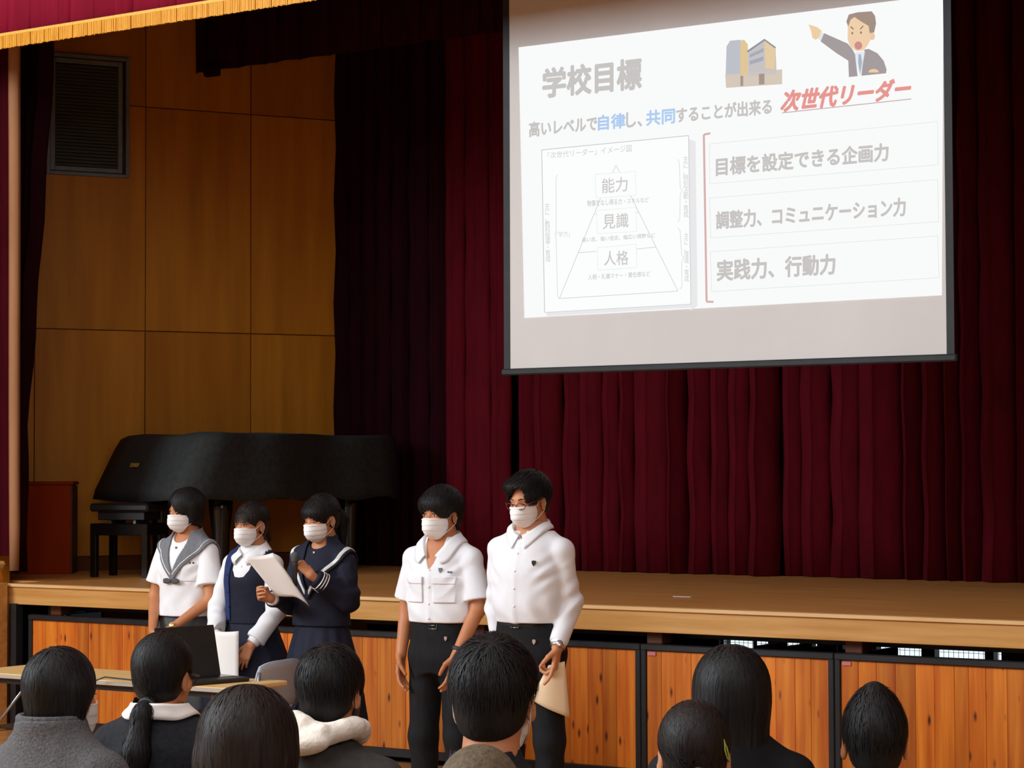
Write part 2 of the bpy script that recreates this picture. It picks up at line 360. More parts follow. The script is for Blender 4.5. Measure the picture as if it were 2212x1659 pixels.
S(MB().box((XL + .3, 11.1, 0.80), (XR, 11.2, 0.93)), 'steel_joist', 'steel_black')
for x in (-11.3, -9.6, -3.6, -2.4, -.2): S(MB().box((x, 12.9, 0), (x + .1, 13.0, 0.93)), 'stanchion', 'steel_black')
for x0, x1 in [(-8.134, -8.019), (-7.874, -7.78), (-7.731, -7.54), (-7.489, -7.258), (-6.909, -6.807), (-6.431, -6.366)]: S(MB().box((x0, 15.0, 0), (x1, 15.08, 0.93)), 'stanchion', 'steel_black')
struct(MB().box((-13.0, 11.2, 0), (-12.9, 17, .93)).build('wall_under_stage', 'plaster_dark'))

# ---- roll-out storage carts under the stage edge, 1.21 m wide each
xs = [-11.53, -10.30, -9.10, -7.895, -6.69, -5.50, -4.30, -3.09, -1.88, -0.67]
cart_lab = ['cedar-fronted storage cart under the stage, leftmost, beside the end panel', 'cedar-fronted storage cart under the stage behind the girls in white blouses',
 'cedar-fronted storage cart under the stage between the reading girl and short-sleeved boy', 'cedar-fronted storage cart under the stage behind the boy with glasses',
 'cedar-fronted storage cart under the stage behind the long-haired student', 'cedar-fronted storage cart under the stage at the right edge of the photo',
 'cedar-fronted storage cart, first one past the right edge of the photo', 'cedar-fronted storage cart, second one past the right edge of the photo', 'cedar-fronted storage cart, last one at the far right end of the stage']
for i in range(9):
    x0, x1 = xs[i], xs[i + 1]; W = x1 - x0
    c = thing('storage_cart', cart_lab[i], 'cart', (x0, 10.86, 0), group='storage carts under the stage')
    MB().box((0.002, 0, 0.05), (0.035, 0.05, 0.775), 0.004).build('post', 'steel_black', c)
    MB().box((W - 0.035, 0, 0.05), (W - 0.002, 0.05, 0.775), 0.004).build('post', 'steel_black', c)
    MB().box((0.002, -0.004, 0.742), (W - 0.002, 0.05, 0.778), 0.005).build('top_rail', 'steel_black', c)
    MB().box((0.002, -0.004, 0.035), (W - 0.002, 0.05, 0.085), 0.005).build('bottom_rail', 'steel_black', c)
    MB().box((0.03, 0.06, 0.085), (W - 0.03, 5.0 if i == 99 else 1.6, 0.12)).build('platform', 'steel_black', c)
    npk = 11; pw_ = (W - 0.07) / npk; off = 0
    edges = [0.035]; rr = random.Random(i)
    for j in range(npk): edges.append(edges[-1] + pw_ * rr.uniform(0.8, 1.2))
    sc_ = (W - 0.07) / (edges[-1] - 0.035); edges = [0.035 + (e - 0.035) * sc_ for e in edges]
    for j in range(npk):
        MB().box((edges[j] + .0006, 0.012 + rr.uniform(0, .002), 0.085), (edges[j + 1] - .0006, 0.03, 0.742), 0.0015).build('plank', 'cedar', c)
    for xx in (0.1, W - 0.14):
        w_ = MB().lathe([(0.004, -.012), (0.024, -.012), (0.025, 0), (0.024, .012), (0.004, .012)], (0, 0, 0), 12, 'x'); w_.V = [(x + xx, y + 0.12, z + 0.025) for x, y, z in w_.V]
        w_.build('caster', 'rubber', c, smooth=True)
    if i in (4, 5): MB().box((0.045, 0.005, 0.715), (0.095, 0.012, 0.735)).build('sticker', 'sticker', c)
# folded chairs stored on the carts, seen as dark bars through the gap
for (x0, n_, wh_) in ((-11.99, 2, 'leftmost'), (-6.32, 3, 'fifth'), (-5.78, 2, 'sixth')):
    for j in range(n_):
        t = thing('stored_chair', 'dark folding chair on the %s storage cart from the left, %s in its row' % (wh_, ('left one', 'middle one' if n_ == 3 else 'right one', 'right one')[j]), 'chair', (x0 + j * 0.16, 11.5, 0.12), group='folded chairs stored under the stage')
        MB().tube([(0, 0, 0), (0, 0.0, 0.66), (0, .03, 0.69), (0, .34, 0.69), (0, .37, .66), (0, .37, 0)], 0.011, 8).build('frame', 'steel_black', t, smooth=True)
        MB().box((-.012, .03, .38), (.014, .34, .62), .006).build('backrest', 'piano', t)

# ---- end panel with sloping cap of the stage stair, far left
t = thing('stair_panel', 'wooden side panel of the stage stair with pale sloping cap', 'stair panel', (XL, 10.75, 0))
MB().prism([(-0.75, 0), (0.0, 0), (0.0, 1.02), (-.03, 1.10), (-.2, 0.88), (-.75, 0.30)], -0.02, 0.06).build('side_board', 'cedar', t)
MB().prism([(-0.75, 0.30), (-.2, .88), (-.005, 1.115), (-.02, 1.135), (-.235, .895), (-.79, .315)], -0.045, 0.085).build('cap_rail', 'nosing', t)
MB().box((0.0, -0.03, 0), (0.06, 0.05, 0.99), .004).build('newel_post', 'fascia', t)
MB().box((0.07, 0.06, 0.0), (0.125, 0.13, 0.85), .004).build('black_post', 'steel_black', t)

# ---- curtains
def curtain_mesh(x0, x1, z0, z1, wl_=0.16, amp=0.05, seed=0, rows=14, taper=None, slope=0.0, flare=0.15, noise=.25, per=12):
    r = random.Random(seed); xs_ = [x0]; 
    while xs_[-1] < x1: xs_.append(xs_[-1] + wl_ * r.uniform(0.55, 1.5))
    nf = len(xs_) - 1; sc2 = (x1 - x0) / (xs_[-1] - x0); xs_ = [x0 + (x - x0) * sc2 for x in xs_]
    am = [amp * r.uniform(0.5, 1.35) for _ in range(nf)]; dr = [r.uniform(-1, 1) * wl_ * noise for _ in range(nf + 1)]; dr[0] = dr[-1] = 0
    cols = nf * per + 1; V = []
    for j in range(rows + 1):
        v = j / rows; z = z1 + (z0 - z1) * v
        for i in range(cols):
            f, u = divmod(i, per); u /= per
            if f == nf: f = nf - 1; u = 1.0
            xa = xs_[f] + dr[f] * v; xb = xs_[f + 1] + dr[f + 1] * v; x = xa + (xb - xa) * (u - 0.09 * math.sin(4 * math.pi * u))
            a0 = am[f]; y = -a0 * (0.75 + flare * v) * math.sin(math.pi * u) ** 1.3 * 2 + amp + 0.25 * amp * math.sin(7 * z + f * 2.1)
            if taper: x, y = taper(x, y, v, z)
            V.append((x, y, z + slope * (x - x0)))
    F = np.array([(j * cols + i, (j + 1) * cols + i, (j + 1) * cols + i + 1, j * cols + i + 1) for j in range(rows) for i in range(cols - 1)])
    return np.array(V), F
def curtain(name, label, cat, Y, x0, x1, z0, z1, mat, group=None, extra=None, thick=0.006, **k):
    V, F = curtain_mesh(x0, x1, z0, z1, **k); V = V - np.array([x0, 0, z0]);
    o = mk(name, V, F, mat, None, True); o.location = (x0, Y, z0)
    sm = o.modifiers.new('thickness', 'SOLIDIFY'); sm.thickness = thick; sm.offset = 0
    tag(o, label, cat, group); return o
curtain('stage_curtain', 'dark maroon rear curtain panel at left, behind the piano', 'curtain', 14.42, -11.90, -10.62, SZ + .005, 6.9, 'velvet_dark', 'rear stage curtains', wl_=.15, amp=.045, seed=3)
curtain('stage_curtain', 'maroon rear curtain panel between the piano and the screen', 'curtain', 14.36, -10.62, -10.01, SZ + .005, 6.9, 'velvet', 'rear stage curtains', wl_=.20, amp=.035, seed=5)
curtain('stage_curtain', 'maroon rear curtain panel behind the two boys and below the screen', 'curtain', 14.42, -10.0, -7.75, SZ + .005, 6.9, 'velvet', 'rear stage curtains', wl_=.20, amp=.075, seed=8)
curtain('stage_curtain', 'maroon rear curtain panel below the right half of the screen to the photo edge', 'curtain', 14.46, -7.75, -4.62, SZ + .005, 6.9, 'velvet', 'rear stage curtains', wl_=.21, amp=.08, seed=13)
curtain('stage_curtain', 'maroon rear curtain panel beyond the right edge of the photo', 'curtain', 14.5, -4.62, 2.0, SZ + .005, 6.9, 'velvet', 'rear stage curtains', wl_=.18, amp=.055, seed=15)
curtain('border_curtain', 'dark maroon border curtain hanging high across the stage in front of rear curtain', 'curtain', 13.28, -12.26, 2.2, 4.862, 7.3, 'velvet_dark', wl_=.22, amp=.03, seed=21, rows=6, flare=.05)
o = MB().box((-.07, -.03, -0.05), (.07, .03, .02), .01).build('curtain_weight', 'velvet_dark'); o.location = (-12.0, 13.2, 4.85); tag(o, 'dark weight tab hanging below the left end of border curtain', 'curtain weight')
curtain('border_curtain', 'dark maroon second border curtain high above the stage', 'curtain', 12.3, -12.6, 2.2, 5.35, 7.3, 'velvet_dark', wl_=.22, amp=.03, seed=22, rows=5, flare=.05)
# leg curtain gathered at far left, drawn back towards the bottom
def leg_taper(x, y, v, z):
    t_ = min(1, max(0, (4.9 - z) / (4.9 - 2.05))); xr = -11.84 + (-12.10 + 11.84) * t_ ** 1.15
    return -12.6 + (x + 12.6) / 0.76 * (xr + 12.6), y
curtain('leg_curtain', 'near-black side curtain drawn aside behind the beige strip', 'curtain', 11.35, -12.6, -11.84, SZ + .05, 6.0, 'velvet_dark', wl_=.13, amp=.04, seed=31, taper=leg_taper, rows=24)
# main front curtain, gathered, with its beige lining edge
mc = thing('front_curtain', 'dark maroon front curtain gathered at far left with beige lining edge', 'curtain', (-12.6, 11.0, 1.16))
V, F = curtain_mesh(0, 0.72, 0, 4.8, wl_=.12, amp=.04, seed=41, taper=lambda x, y, v, z: (x * (1.0 + 0.10 * max(0, v - .3)), y))
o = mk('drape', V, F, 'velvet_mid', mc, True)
lv = MB()
rows = 16
Vs = []
for j in range(rows + 1):
    v = j / rows; z = 4.8 - 4.9 * v; x = 0.712 + 0.085 * max(0, v - .3) + 0.012 * math.sin(v * 5); wd = 0.082 - 0.018 * v * v
    if j == rows: wd *= .8
    Vs += [(x, -0.02, z), (x + wd * .5, -0.035, z), (x + wd, -0.01, z), (x + wd, .02, z), (x, .02, z)]
lv.add(Vs, [(j * 5 + i, j * 5 + (i + 1) % 5, (j + 1) * 5 + (i + 1) % 5, (j + 1) * 5 + i) for j in range(rows) for i in range(5)] + [(4, 3, 2, 1, 0), tuple(rows * 5 + i for i in range(5))])
lv.build('lining_edge', 'lining', mc, smooth=True)
# valance with gold fringe
va = thing('valance', 'bright maroon valance with gold fringe across the top of the stage opening', 'valance', (-12.6, 10.45, 4.53))
V, F = curtain_mesh(0, 14.4, 0.09, 2.2, wl_=.16, amp=.018, seed=51, rows=5, flare=.1, per=8)
o = mk('drape', V, F, 'valance', va, True); sm = o.modifiers.new('thickness', 'SOLIDIFY'); sm.thickness = .006
MB().box((0, -.026, .082), (14.4, -.012, .104), .003).build('gold_braid', 'gold_band', va)
fr = MB(); x = 0.0; r = random.Random(5); sec = 0
while x < 14.4:
    if (x - sec) > 0.118: x += 0.006; sec = x
    ln = r.uniform(-.003, .004); fr.box((x, -.024 - r.uniform(0, .004), ln), (x + .0058, -.016, .086)); x += 0.0068 + (0.002 if r.random() < .08 else 0)
fr.build('fringe_strands', 'gold', va, kind='stuff')
MB().box((0, -.012, .004), (14.4, -.008, .09)).build('fringe_backing', 'velvet', va)

# ---- projection screen with the projected slide
SY = 11.4
def SP(px, py):      # a point measured on the screen plane -> (X, Z)
    F_ = np.array([-math.sin(YAW) * math.cos(PITCH), math.cos(YAW) * math.cos(PITCH), math.sin(PITCH)])
    R0 = np.array([math.cos(YAW), math.sin(YAW), 0]); U0 = np.array([math.sin(YAW) * math.sin(PITCH), -math.cos(YAW) * math.sin(PITCH), math.cos(PITCH)])
    R_ = R0 * math.cos(ROLL) - U0 * math.sin(ROLL); U_ = U0 * math.cos(ROLL) + R0 * math.sin(ROLL)
    d = F_ + R_ * (px - CXP) / FPX - U_ * (py - CYP) / FPX; t_ = SY / d[1]
    return (d[0] * t_, EYE + d[2] * t_)
ps = thing('projection_screen', 'large hanging projection screen with black border showing a slide', 'screen', (-6.5, SY, 2.3))
PO = np.array([-6.5, SY, 2.3])
def SB(mb, name, mat, parent=ps, **k): mb.V = [tuple(np.array(v) - PO) for v in mb.V]; return mb.build(name, mat, parent, **k)
bx0, bx1, bz = -7.935, -5.085, 2.355
SB(MB().box((bx0, SY, bz), (bx1, SY + .004, 5.6)), 'fabric', 'screen_fabric')
SB(MB().box((bx0 - .045, SY - .003, bz - .03), (bx0, SY + .006, 5.6)), 'side_border', 'screen_black')
SB(MB().box((bx1, SY - .003, bz - .03), (bx1 + .045, SY + .006, 5.6)), 'side_border', 'screen_black')
SB(MB().box((bx0 - .06, SY - .015, bz - .04), (bx1 + .06, SY + .02, bz), .008), 'bottom_bar', 'screen_black')
sl = MB()
def quadpx(mb, pts, lay):
    y = SY - .0015 - .0006 * lay; p = [SP(*q) for q in pts]
    mb.add([(a, y, b_) for a, b_ in p], [tuple(range(len(p)))]); return mb
EM = {}
def em(rgb):
    if rgb not in EM: EM[rgb] = emit_mat('slide_light_%d_%d_%d' % rgb, rgb, 1.0)
    return EM[rgb]
def slide_shape(name, polys, rgb, lay, parent):
    mb = MB()
    for p in polys: quadpx(mb, p, lay)
    mb.V = [tuple(np.array(v) - PO) for v in mb.V]; return mb.build(name, em(rgb), parent)
slide = slide_shape('projected_slide', [[(1120.5, 102.5), (1133, 687), (2035, 638), (2038.5, -11.5)]], (249, 250, 250), 0, ps)
def stroke(pts, w_):
    out = []
    for (a, b_) in zip(pts[:-1], pts[1:]):
        a = np.array(a, float); b_ = np.array(b_, float); d = b_ - a; d /= np.linalg.norm(d) + 1e-9; nn = np.array([-d[1], d[0]]) * w_ / 2
        out.append([tuple(a + nn), tuple(b_ + nn), tuple(b_ - nn), tuple(a - nn)])
    return out
dg = bpy.context.evaluated_depsgraph_get
def slide_text(s_, quad, rgb, bold=.02, lay=3, vertical=False):
    """quad = TL, TR, BR, BL where the text's bounding box lies on the slide"""
    cu = bpy.data.curves.new('t', 'FONT'); cu.body = s_ if not vertical else '\n'.join(s_); cu.size = 1; cu.resolution_u = 3
    if vertical: cu.space_line = 0.85; cu.align_x = 'CENTER'
    ob = bpy.data.objects.new('t', cu); COL.objects.link(ob); bpy.context.view_layer.update()
    me = ob.evaluated_get(dg()).to_mesh(); V = np.array([v.co[:] for v in me.vertices]); F = [tuple(p.vertices) for p in me.polygons]; boldw = bold
    ob.to_mesh_clear(); bpy.data.objects.remove(ob); 
    if not len(V): return
    lo = V.min(0); hi = V.max(0); u = (V[:, 0] - lo[0]) / (hi[0] - lo[0]); v = (V[:, 1] - lo[1]) / (hi[1] - lo[1])
    TL, TR, BR, BL = [np.array(q, float) for q in quad]
    P = ((1 - u) * v)[:, None] * TL + (u * v)[:, None] * TR + (u * (1 - v))[:, None] * BR + ((1 - u) * (1 - v))[:, None] * BL
    y = SY - .0015 - .0006 * lay; W_ = [(*SP(a, b_),) for a, b_ in P]
    W_ = np.array([(a, y, b_) for a, b_ in W_]) - PO
    if boldw:      # heavier strokes: the same outline stacked with small shifts
        hgt = abs(SP(*quad[0])[1] - SP(*quad[3])[1]); k_ = 8; VV = [W_]; FF = list(F); n0 = len(W_)
        for i in range(k_):
            VV.append(W_ + np.array([boldw * hgt * 1.15 * math.cos(2 * math.pi * i / k_), -.00002 * (i + 1), boldw * hgt * 1.15 * math.sin(2 * math.pi * i / k_)])); FF += [tuple(q + n0 * (i + 1) for q in f_) for f_ in F]
        W_ = np.concatenate(VV); F = FF
    mk('lettering', W_, F, em(rgb), slide, False)
GT = (200, 197, 195); G2 = (206, 204, 203); LG = (226, 226, 227)
slide_shape('picture_frame_shadow', [[(1488, 300), (1503, 306), (1507, 660), (1493, 672)], [(1180, 675), (1493, 657), (1500, 664), (1182, 683)]], (233, 233, 235), 1, slide)
slide_shape('diagram_card', [[(1171, 324), (1177, 675), (1493, 657), (1488, 293)]], (252, 253, 253), 2, slide)
slide_shape('card_outline', stroke([(1171, 324), (1488, 293)], 1.6) + stroke([(1171, 324), (1177, 675)], 1.6) + stroke([(1177, 675), (1493, 657)], 1) + stroke([(1493, 657), (1488, 293)], 1.3), (200, 198, 200), 3, slide)
slide_text('学校目標', [(1174, 150), (1385, 125), (1385, 191), (1174, 211)], GT, .035)
def l2(x, t=0): return (x, (264.5 if t else 296) - (x - 1144) * (.0975 if t else .0965))
for s_, a, b_, c_ in (('高いレベルで', 1144, 1290, GT), ('自律', 1293, 1351, (176, 204, 240)), ('し、', 1354, 1387, GT), ('共同', 1397, 1458, (176, 206, 242)), ('することが出来る', 1462, 1667, GT)):
    slide_text(s_, [l2(a, 1), l2(b_, 1), l2(b_), l2(a)], c_, .03)
slide_text('次世代リーダー', [(1697, 197), (1971, 168), (1963, 212), (1686, 242)], (232, 152, 146), .04)
slide_shape('underline', stroke([(1690, 244), (1969, 214)], 2), (196, 176, 176), 3, slide)
slide_text('「次世代リーダー」イメージ図', [(1184, 329), (1365, 312), (1365, 328), (1184, 343)], G2, .0)
slide_text('能力', [(1301, 386), (1356, 382), (1356, 413), (1301, 418)], G2, .01)
slide_text('見識', [(1303, 463), (1358, 460), (1358, 491), (1303, 495)], G2, .01)
slide_text('人格', [(1306, 543), (1358, 541), (1358, 572), (1306, 574)], G2, .01)
slide_text('物事をなし得る力・スキルなど', [(1269, 433), (1402, 426), (1402, 437), (1269, 447)], G2, .01)
slide_text('高い志、強い信念、幅広い視野など', [(1258, 513), (1416, 503), (1416, 513), (1258, 524)], G2, .01)
slide_text('人柄・礼儀マナー・責任感など', [(1271, 593), (1405, 586), (1405, 597), (1271, 605)], G2, .01)
slide_text('「学力」', [(1203, 501), (1231, 499), (1231, 511), (1203, 513)], G2, .0)
slide_text('主に、教科指導・育成', [(1177, 439), (1188, 439), (1190, 566), (1179, 566)], G2, .0, vertical=True)
slide_text('主に、特別活動・育成', [(1476, 337), (1487, 337), (1488, 470), (1477, 470)], G2, .0, vertical=True)
slide_text('主に、環境・育成', [(1478, 503), (1488, 503), (1489, 609), (1479, 609)], G2, .0, vertical=True)
slide_shape('triangle_outline', stroke([(1324, 373), (1331, 357), (1339, 372)], 1.3) + stroke([(1298, 428), (1209, 645), (1465, 629), (1363, 423)], 1.4) + stroke([(1250, 546), (1289, 543)], 1.4) + stroke([(1375, 538), (1417, 534)], 1.4) + stroke([(1285, 463), (1290, 462)], 1.2) + stroke([(1375, 459), (1382, 459)], 1.2), (210, 209, 210), 3, slide)
for q in ([(1286, 377), (1373, 370), (1375, 422), (1289, 428)], [(1289, 455), (1374, 448), (1376, 500), (1291, 505)], [(1291, 535), (1375, 528), (1376, 578), (1292, 584)]):
    slide_shape('word_box', stroke(q + [q[0]], .9), (228, 229, 230), 3, slide)
slide_shape('brace', stroke([(1205, 378), (1202, 384), (1202, 500), (1199, 506), (1202, 512), (1205, 640), (1209, 645)], 1.2), (214, 214, 215), 3, slide)
slide_shape('brace', stroke([(1465, 344), (1468, 352), (1470, 404), (1474, 412), (1470, 420), (1469, 472), (1465, 480)], 1.2), (214, 214, 215), 3, slide)
slide_shape('brace', stroke([(1465, 491), (1470, 500), (1473, 550), (1477, 558), (1473, 566), (1474, 618), (1469, 625)], 1.2), (214, 214, 215), 3, slide)
slide_shape('red_bracket', stroke([(1535, 288), (1521, 291), (1527, 652), (1542, 652)], 4.4), (216, 176, 172), 3, slide)
for q in ([(1533, 311), (2026, 263), (2027, 356), (1534, 397)], [(1533, 428), (2026, 388), (2028, 479), (1536, 514)], [(1535, 544), (2026, 510), (2029, 600), (1538, 630)]):
    slide_shape('text_box', stroke(q + [q[0]], 1.1), LG, 3, slide)
slide_text('目標を設定できる企画力', [(1548, 342), (1919, 309), (1919, 347), (1548, 380)], GT, .03)
slide_text('調整力、コミュニケーション力', [(1548, 458), (1956, 427), (1956, 466), (1548, 495)], GT, .03)
slide_text('実践力、行動力', [(1550, 563), (1804, 549), (1804, 592), (1550, 607)], GT, .03)
# clip-art of a pointing man and a picture of a building
def zc(P, f=3.736, ox=1620, oy=0): return [(x / f + ox, y / f + oy) for x, y in P]
def el(cx_, cy_, rx, ry, n=20, a0=0, a1=360): return [(cx_ + rx * math.cos(math.radians(a0 + (a1 - a0) * i / n)), cy_ + ry * math.sin(math.radians(a0 + (a1 - a0) * i / n))) for i in range(n if a1 - a0 == 360 else n + 1)]
CA = [('suit', [[(600, 268), (790, 352), (830, 400), (850, 440), (870, 615), (800, 622), (795, 490), (700, 430), (572, 335)], [(925, 400), (960, 395), (1030, 430), (1080, 490), (1104, 560), (1100, 592), (900, 612)]], (166, 158, 158), 1),
 ('shirt', [[(848, 425), (930, 415), (905, 560), (888, 612), (872, 560)]], (228, 234, 240), 2), ('cuff', [[(580, 262), (600, 270), (572, 332), (556, 318)]], (226, 230, 236), 2),
 ('necktie', [[(878, 440), (896, 438), (908, 500), (892, 600), (876, 510)]], (170, 182, 200), 3),
 ('hand', [[(475, 200), (500, 205), (545, 220), (582, 250), (560, 305), (530, 322), (505, 305), (495, 250)], el(1000, 585, 42, 28, 10, 180, 360)], (240, 206, 164), 2),
 ('ear', [el(988, 292, 22, 32)], (238, 200, 168), 1), ('face', [[(792, 175), (830, 135), (900, 160), (970, 215), (975, 320), (950, 370), (915, 408), (860, 412), (810, 375), (790, 320)]], (240, 208, 172), 2),
 ('hair', [[(780, 175), (800, 118), (870, 100), (985, 92), (1012, 130), (1020, 190), (1005, 262), (968, 268), (960, 210), (900, 175), (845, 138), (815, 160), (795, 215)]], (164, 144, 132), 3),
 ('eyebrow', [[(815, 210), (840, 232), (838, 242), (812, 220)], [(915, 205), (890, 232), (892, 242), (918, 214)]], (140, 116, 100), 3),
 ('eye', [el(828, 268, 7, 10), el(898, 264, 7, 10)], (140, 116, 100), 3), ('mouth', [el(877, 368, 31, 33)], (210, 142, 136), 3)]
for nm, polys, c_, ly in CA:
    for p in polys: slide_shape('clipart_' + nm, [zc(p)], c_, ly, slide)
BL = [('block', [[(1570, 100), (1578, 88), (1601, 86), (1601, 160), (1568, 162)]], (190, 193, 201), 2), ('tower', [[(1600, 88), (1608, 86), (1616, 96), (1616, 160), (1600, 162)]], (226, 198, 150), 3),
 ('wing', [[(1616, 110), (1652, 85), (1676, 103), (1678, 160), (1616, 164)]], (200, 195, 195), 2), ('gable', [[(1652, 87), (1676, 103), (1674, 150), (1654, 148)]], (228, 204, 164), 3),
 ('roof', [[(1614, 110), (1652, 84), (1653, 88), (1616, 114)], [(1652, 84), (1677, 102), (1675, 105), (1652, 88)]], (150, 150, 158), 4),
 ('glazing', [[(1620, 118), (1650, 104), (1650, 112), (1620, 125)], [(1620, 132), (1650, 122), (1650, 131), (1620, 140)]], (168, 172, 186), 4),
 ('base', [[(1567, 160), (1690, 150), (1690, 182), (1569, 190)]], (214, 201, 186), 2), ('doorway', [[(1600, 164), (1606, 164), (1606, 186), (1600, 186)], [(1640, 160), (1652, 159), (1652, 182), (1640, 183)]], (166, 150, 140), 3)]
for nm, polys, c_, ly in BL:
    for p in polys: slide_shape('building_' + nm, [p], c_, ly, slide)

# ---- lectern box beside the wall
t = thing('lectern', 'red-brown wooden lectern box standing at the left end of the stage', 'lectern', (-12.66, 12.12, SZ), math.radians(38))
MB().box((-.19, -.15, 0), (.19, .15, .66), .006).build('body', 'podium', t)
MB().box((.19, -.145, 0.0), (.203, .145, .655), .002).build('side_panel', 'podium_dark', t)
MB().box((-.20, -.16, .66), (.21, .16, .685), .006).build('top', 'podium', t)

# ---- grand piano under its cloth cover, on the stage
PA = math.radians(64); pc = np.array([-12.42, 12.52, SZ])      # local: +y = tail direction, x to the treble side
pn = thing('grand_piano', 'grand piano under a draped black cover at the left of the stage', 'piano', tuple(pc), PA - math.pi / 2)
def piano_outline(e=0.0, n=60):
    pts = []
    key = [(0, 0), (1.46, 0), (1.47, .55), (1.42, .80), (1.22, 1.10), (1.05, 1.35), (.98, 1.65), (.86, 1.92), (.60, 2.08), (.30, 2.05), (.06, 1.85), (0, 1.5)]
    K = np.array(key); c = K.mean(0)
    K = c + (K - c) * (1 + e); m = len(K)
    for i in range(m):
        if i in (0,): pts += [tuple(K[0] + (K[1] - K[0]) * t_) for t_ in (0, .25, .5, .75)]; continue
        if i in (11,): pts += [tuple(K[11] + (K[0] - K[11]) * t_) for t_ in (0, .33, .66)]; continue
        p0, p1, p2, p3 = K[i - 1], K[i], K[(i + 1) % m], K[(i + 2) % m]
        for t_ in (0, .25, .5, .75):
            pts.append(tuple(.5 * ((2 * p1) + (-p0 + p2) * t_ + (2 * p0 - 5 * p1 + 4 * p2 - p3) * t_ ** 2 + (-p0 + 3 * p1 - 3 * p2 + p3) * t_ ** 3)))
    return pts
def ext(pts, z0, z1, ff=None):
    n = len(pts); return [(x, y, z0) for x, y in pts] + [(x, y, z1) for x, y in pts], [tuple(range(n - 1, -1, -1)), tuple(range(n, 2 * n))] + [(i, (i + 1) % n, (i + 1) % n + n, i + n) for i in range(n)]
pm = MB(); V, F = ext(piano_outline(), .60, .70); pm.add(V, F); V, F = ext([(x, max(y, .42)) for x, y in piano_outline(-.03)], .70, .94); pm.add(V, F); pm.build('case', 'piano', pn)
# cover: draped shell
ol = np.array(piano_outline(.045)); n = len(ol); c0 = ol.mean(0); r = random.Random(4)
rows = []
zs = [(1.03, .30), (1.03, .80), (1.028, .97), (1.00, 1.0), (.92, 1.01), (.82, 1.015), (.72, 1.02), (.62, 1.025), (.55, 1.03)]
for z, s_ in zs:
    ring_ = []
    for i, p in enumerate(ol):
        k_ = max(0, (1.0 - z) / .45); fo = .018 * k_ * math.sin(i * 1.7) + .010 * k_ * math.sin(i * 3.1 + 1)
        q = c0 + (p - c0) * (s_ + fo)
        if z > .60:        # slanted front over the music desk and key lid
            q[1] += .17 * min(1, (z - .60) / .43) * min(1, max(0, 1 - q[1] / .6))
        zz_ = z - (0.015 * math.sin(i * .9) if z < .6 else 0)
        if z > 1.0: zz_ += .012 * math.sin(q[0] * 5) * math.cos(q[1] * 4)
        ring_.append((q[0], q[1], zz_))
    rows.append(ring_)
V = [p for r_ in rows for p in r_] + [(c0[0], c0[1] + .1, 1.032)]
F = [(j * n + i, (j + 1) * n + i, (j + 1) * n + (i + 1) % n, j * n + (i + 1) % n) for j in range(len(rows) - 1) for i in range(n)] + [(len(V) - 1, i, (i + 1) % n) for i in range(n)]
cov = mk('cover', V, F, 'cover', pn, True); sm = cov.modifiers.new('t', 'SOLIDIFY'); sm.thickness = .006
for (x, y) in ((.16, .35), (1.30, .38), (.55, 1.75)):
    lg = MB().lathe([(.055, 0), (.06, .10), (.065, .30), (.085, .45), (.09, .60)], (x, y, .02), 12)
    lo_ = lg.build('leg', 'piano', pn, smooth=True)
    MB().lathe([(.02, -.02), (.045, -.015), (.045, .02)], (x, y, .02), 10).build('caster', 'brass', lo_, smooth=True)
ly = MB().box((.64, .38, .16), (.67, .42, .6)).box((.79, .38, .16), (.82, .42, .6)).box((.6, .34, .1), (.86, .46, .17), .01); lyo = ly.build('pedal_lyre', 'piano', pn)
for x in (.66, .73, .80): MB().box((x - .012, .22, .06), (x + .012, .36, .075), .004).build('pedal', 'brass', lyo)
# lettering on the cover front
cu = bpy.data.curves.new('t', 'FONT'); cu.body = 'YAMAHA'; cu.size = .046; cu.shear = .35; cu.offset = .0006; cu.extrude = .001
ob = bpy.data.objects.new('t', cu); COL.objects.link(ob); bpy.context.view_layer.update(); me = ob.evaluated_get(dg()).to_mesh()
V = np.array([v.co[:] for v in me.vertices]); F = [tuple(p.vertices) for p in me.polygons]; ob.to_mesh_clear(); bpy.data.objects.remove(ob)
tilt = math.atan2(.17, .43); V = V @ Rx(math.pi / 2 - tilt).T + np.array([.50, -.022, .79]); mk('lettering', V, F, 'logo', cov, False)
# ---- piano bench
t = thing('piano_bench', 'black adjustable piano bench in front of the covered piano', 'bench', (-11.72, 12.02, SZ), math.radians(14))
MB().box((-.24, -.16, .47), (.24, .16, .53), .015).build('seat', 'leather', t)
MB().box((-.19, -.12, .41), (.19, .12, .475), .004).build('lift_mechanism', 'steel_black', t)
MB().box((-.235, -.155, .30), (.235, .155, .385), .006).build('apron', 'piano', t)
for x in (-.21, .21):
    for y in (-.13, .13): MB().box((x - .024, y - .024, 0), (x + .024, y + .024, .36), .004).build('leg', 'piano', t)
for x in (-.1, .1): MB().box((x - .01, -.1, .38), (x + .01, .1, .415)).build('scissor_bar', 'chrome', t)

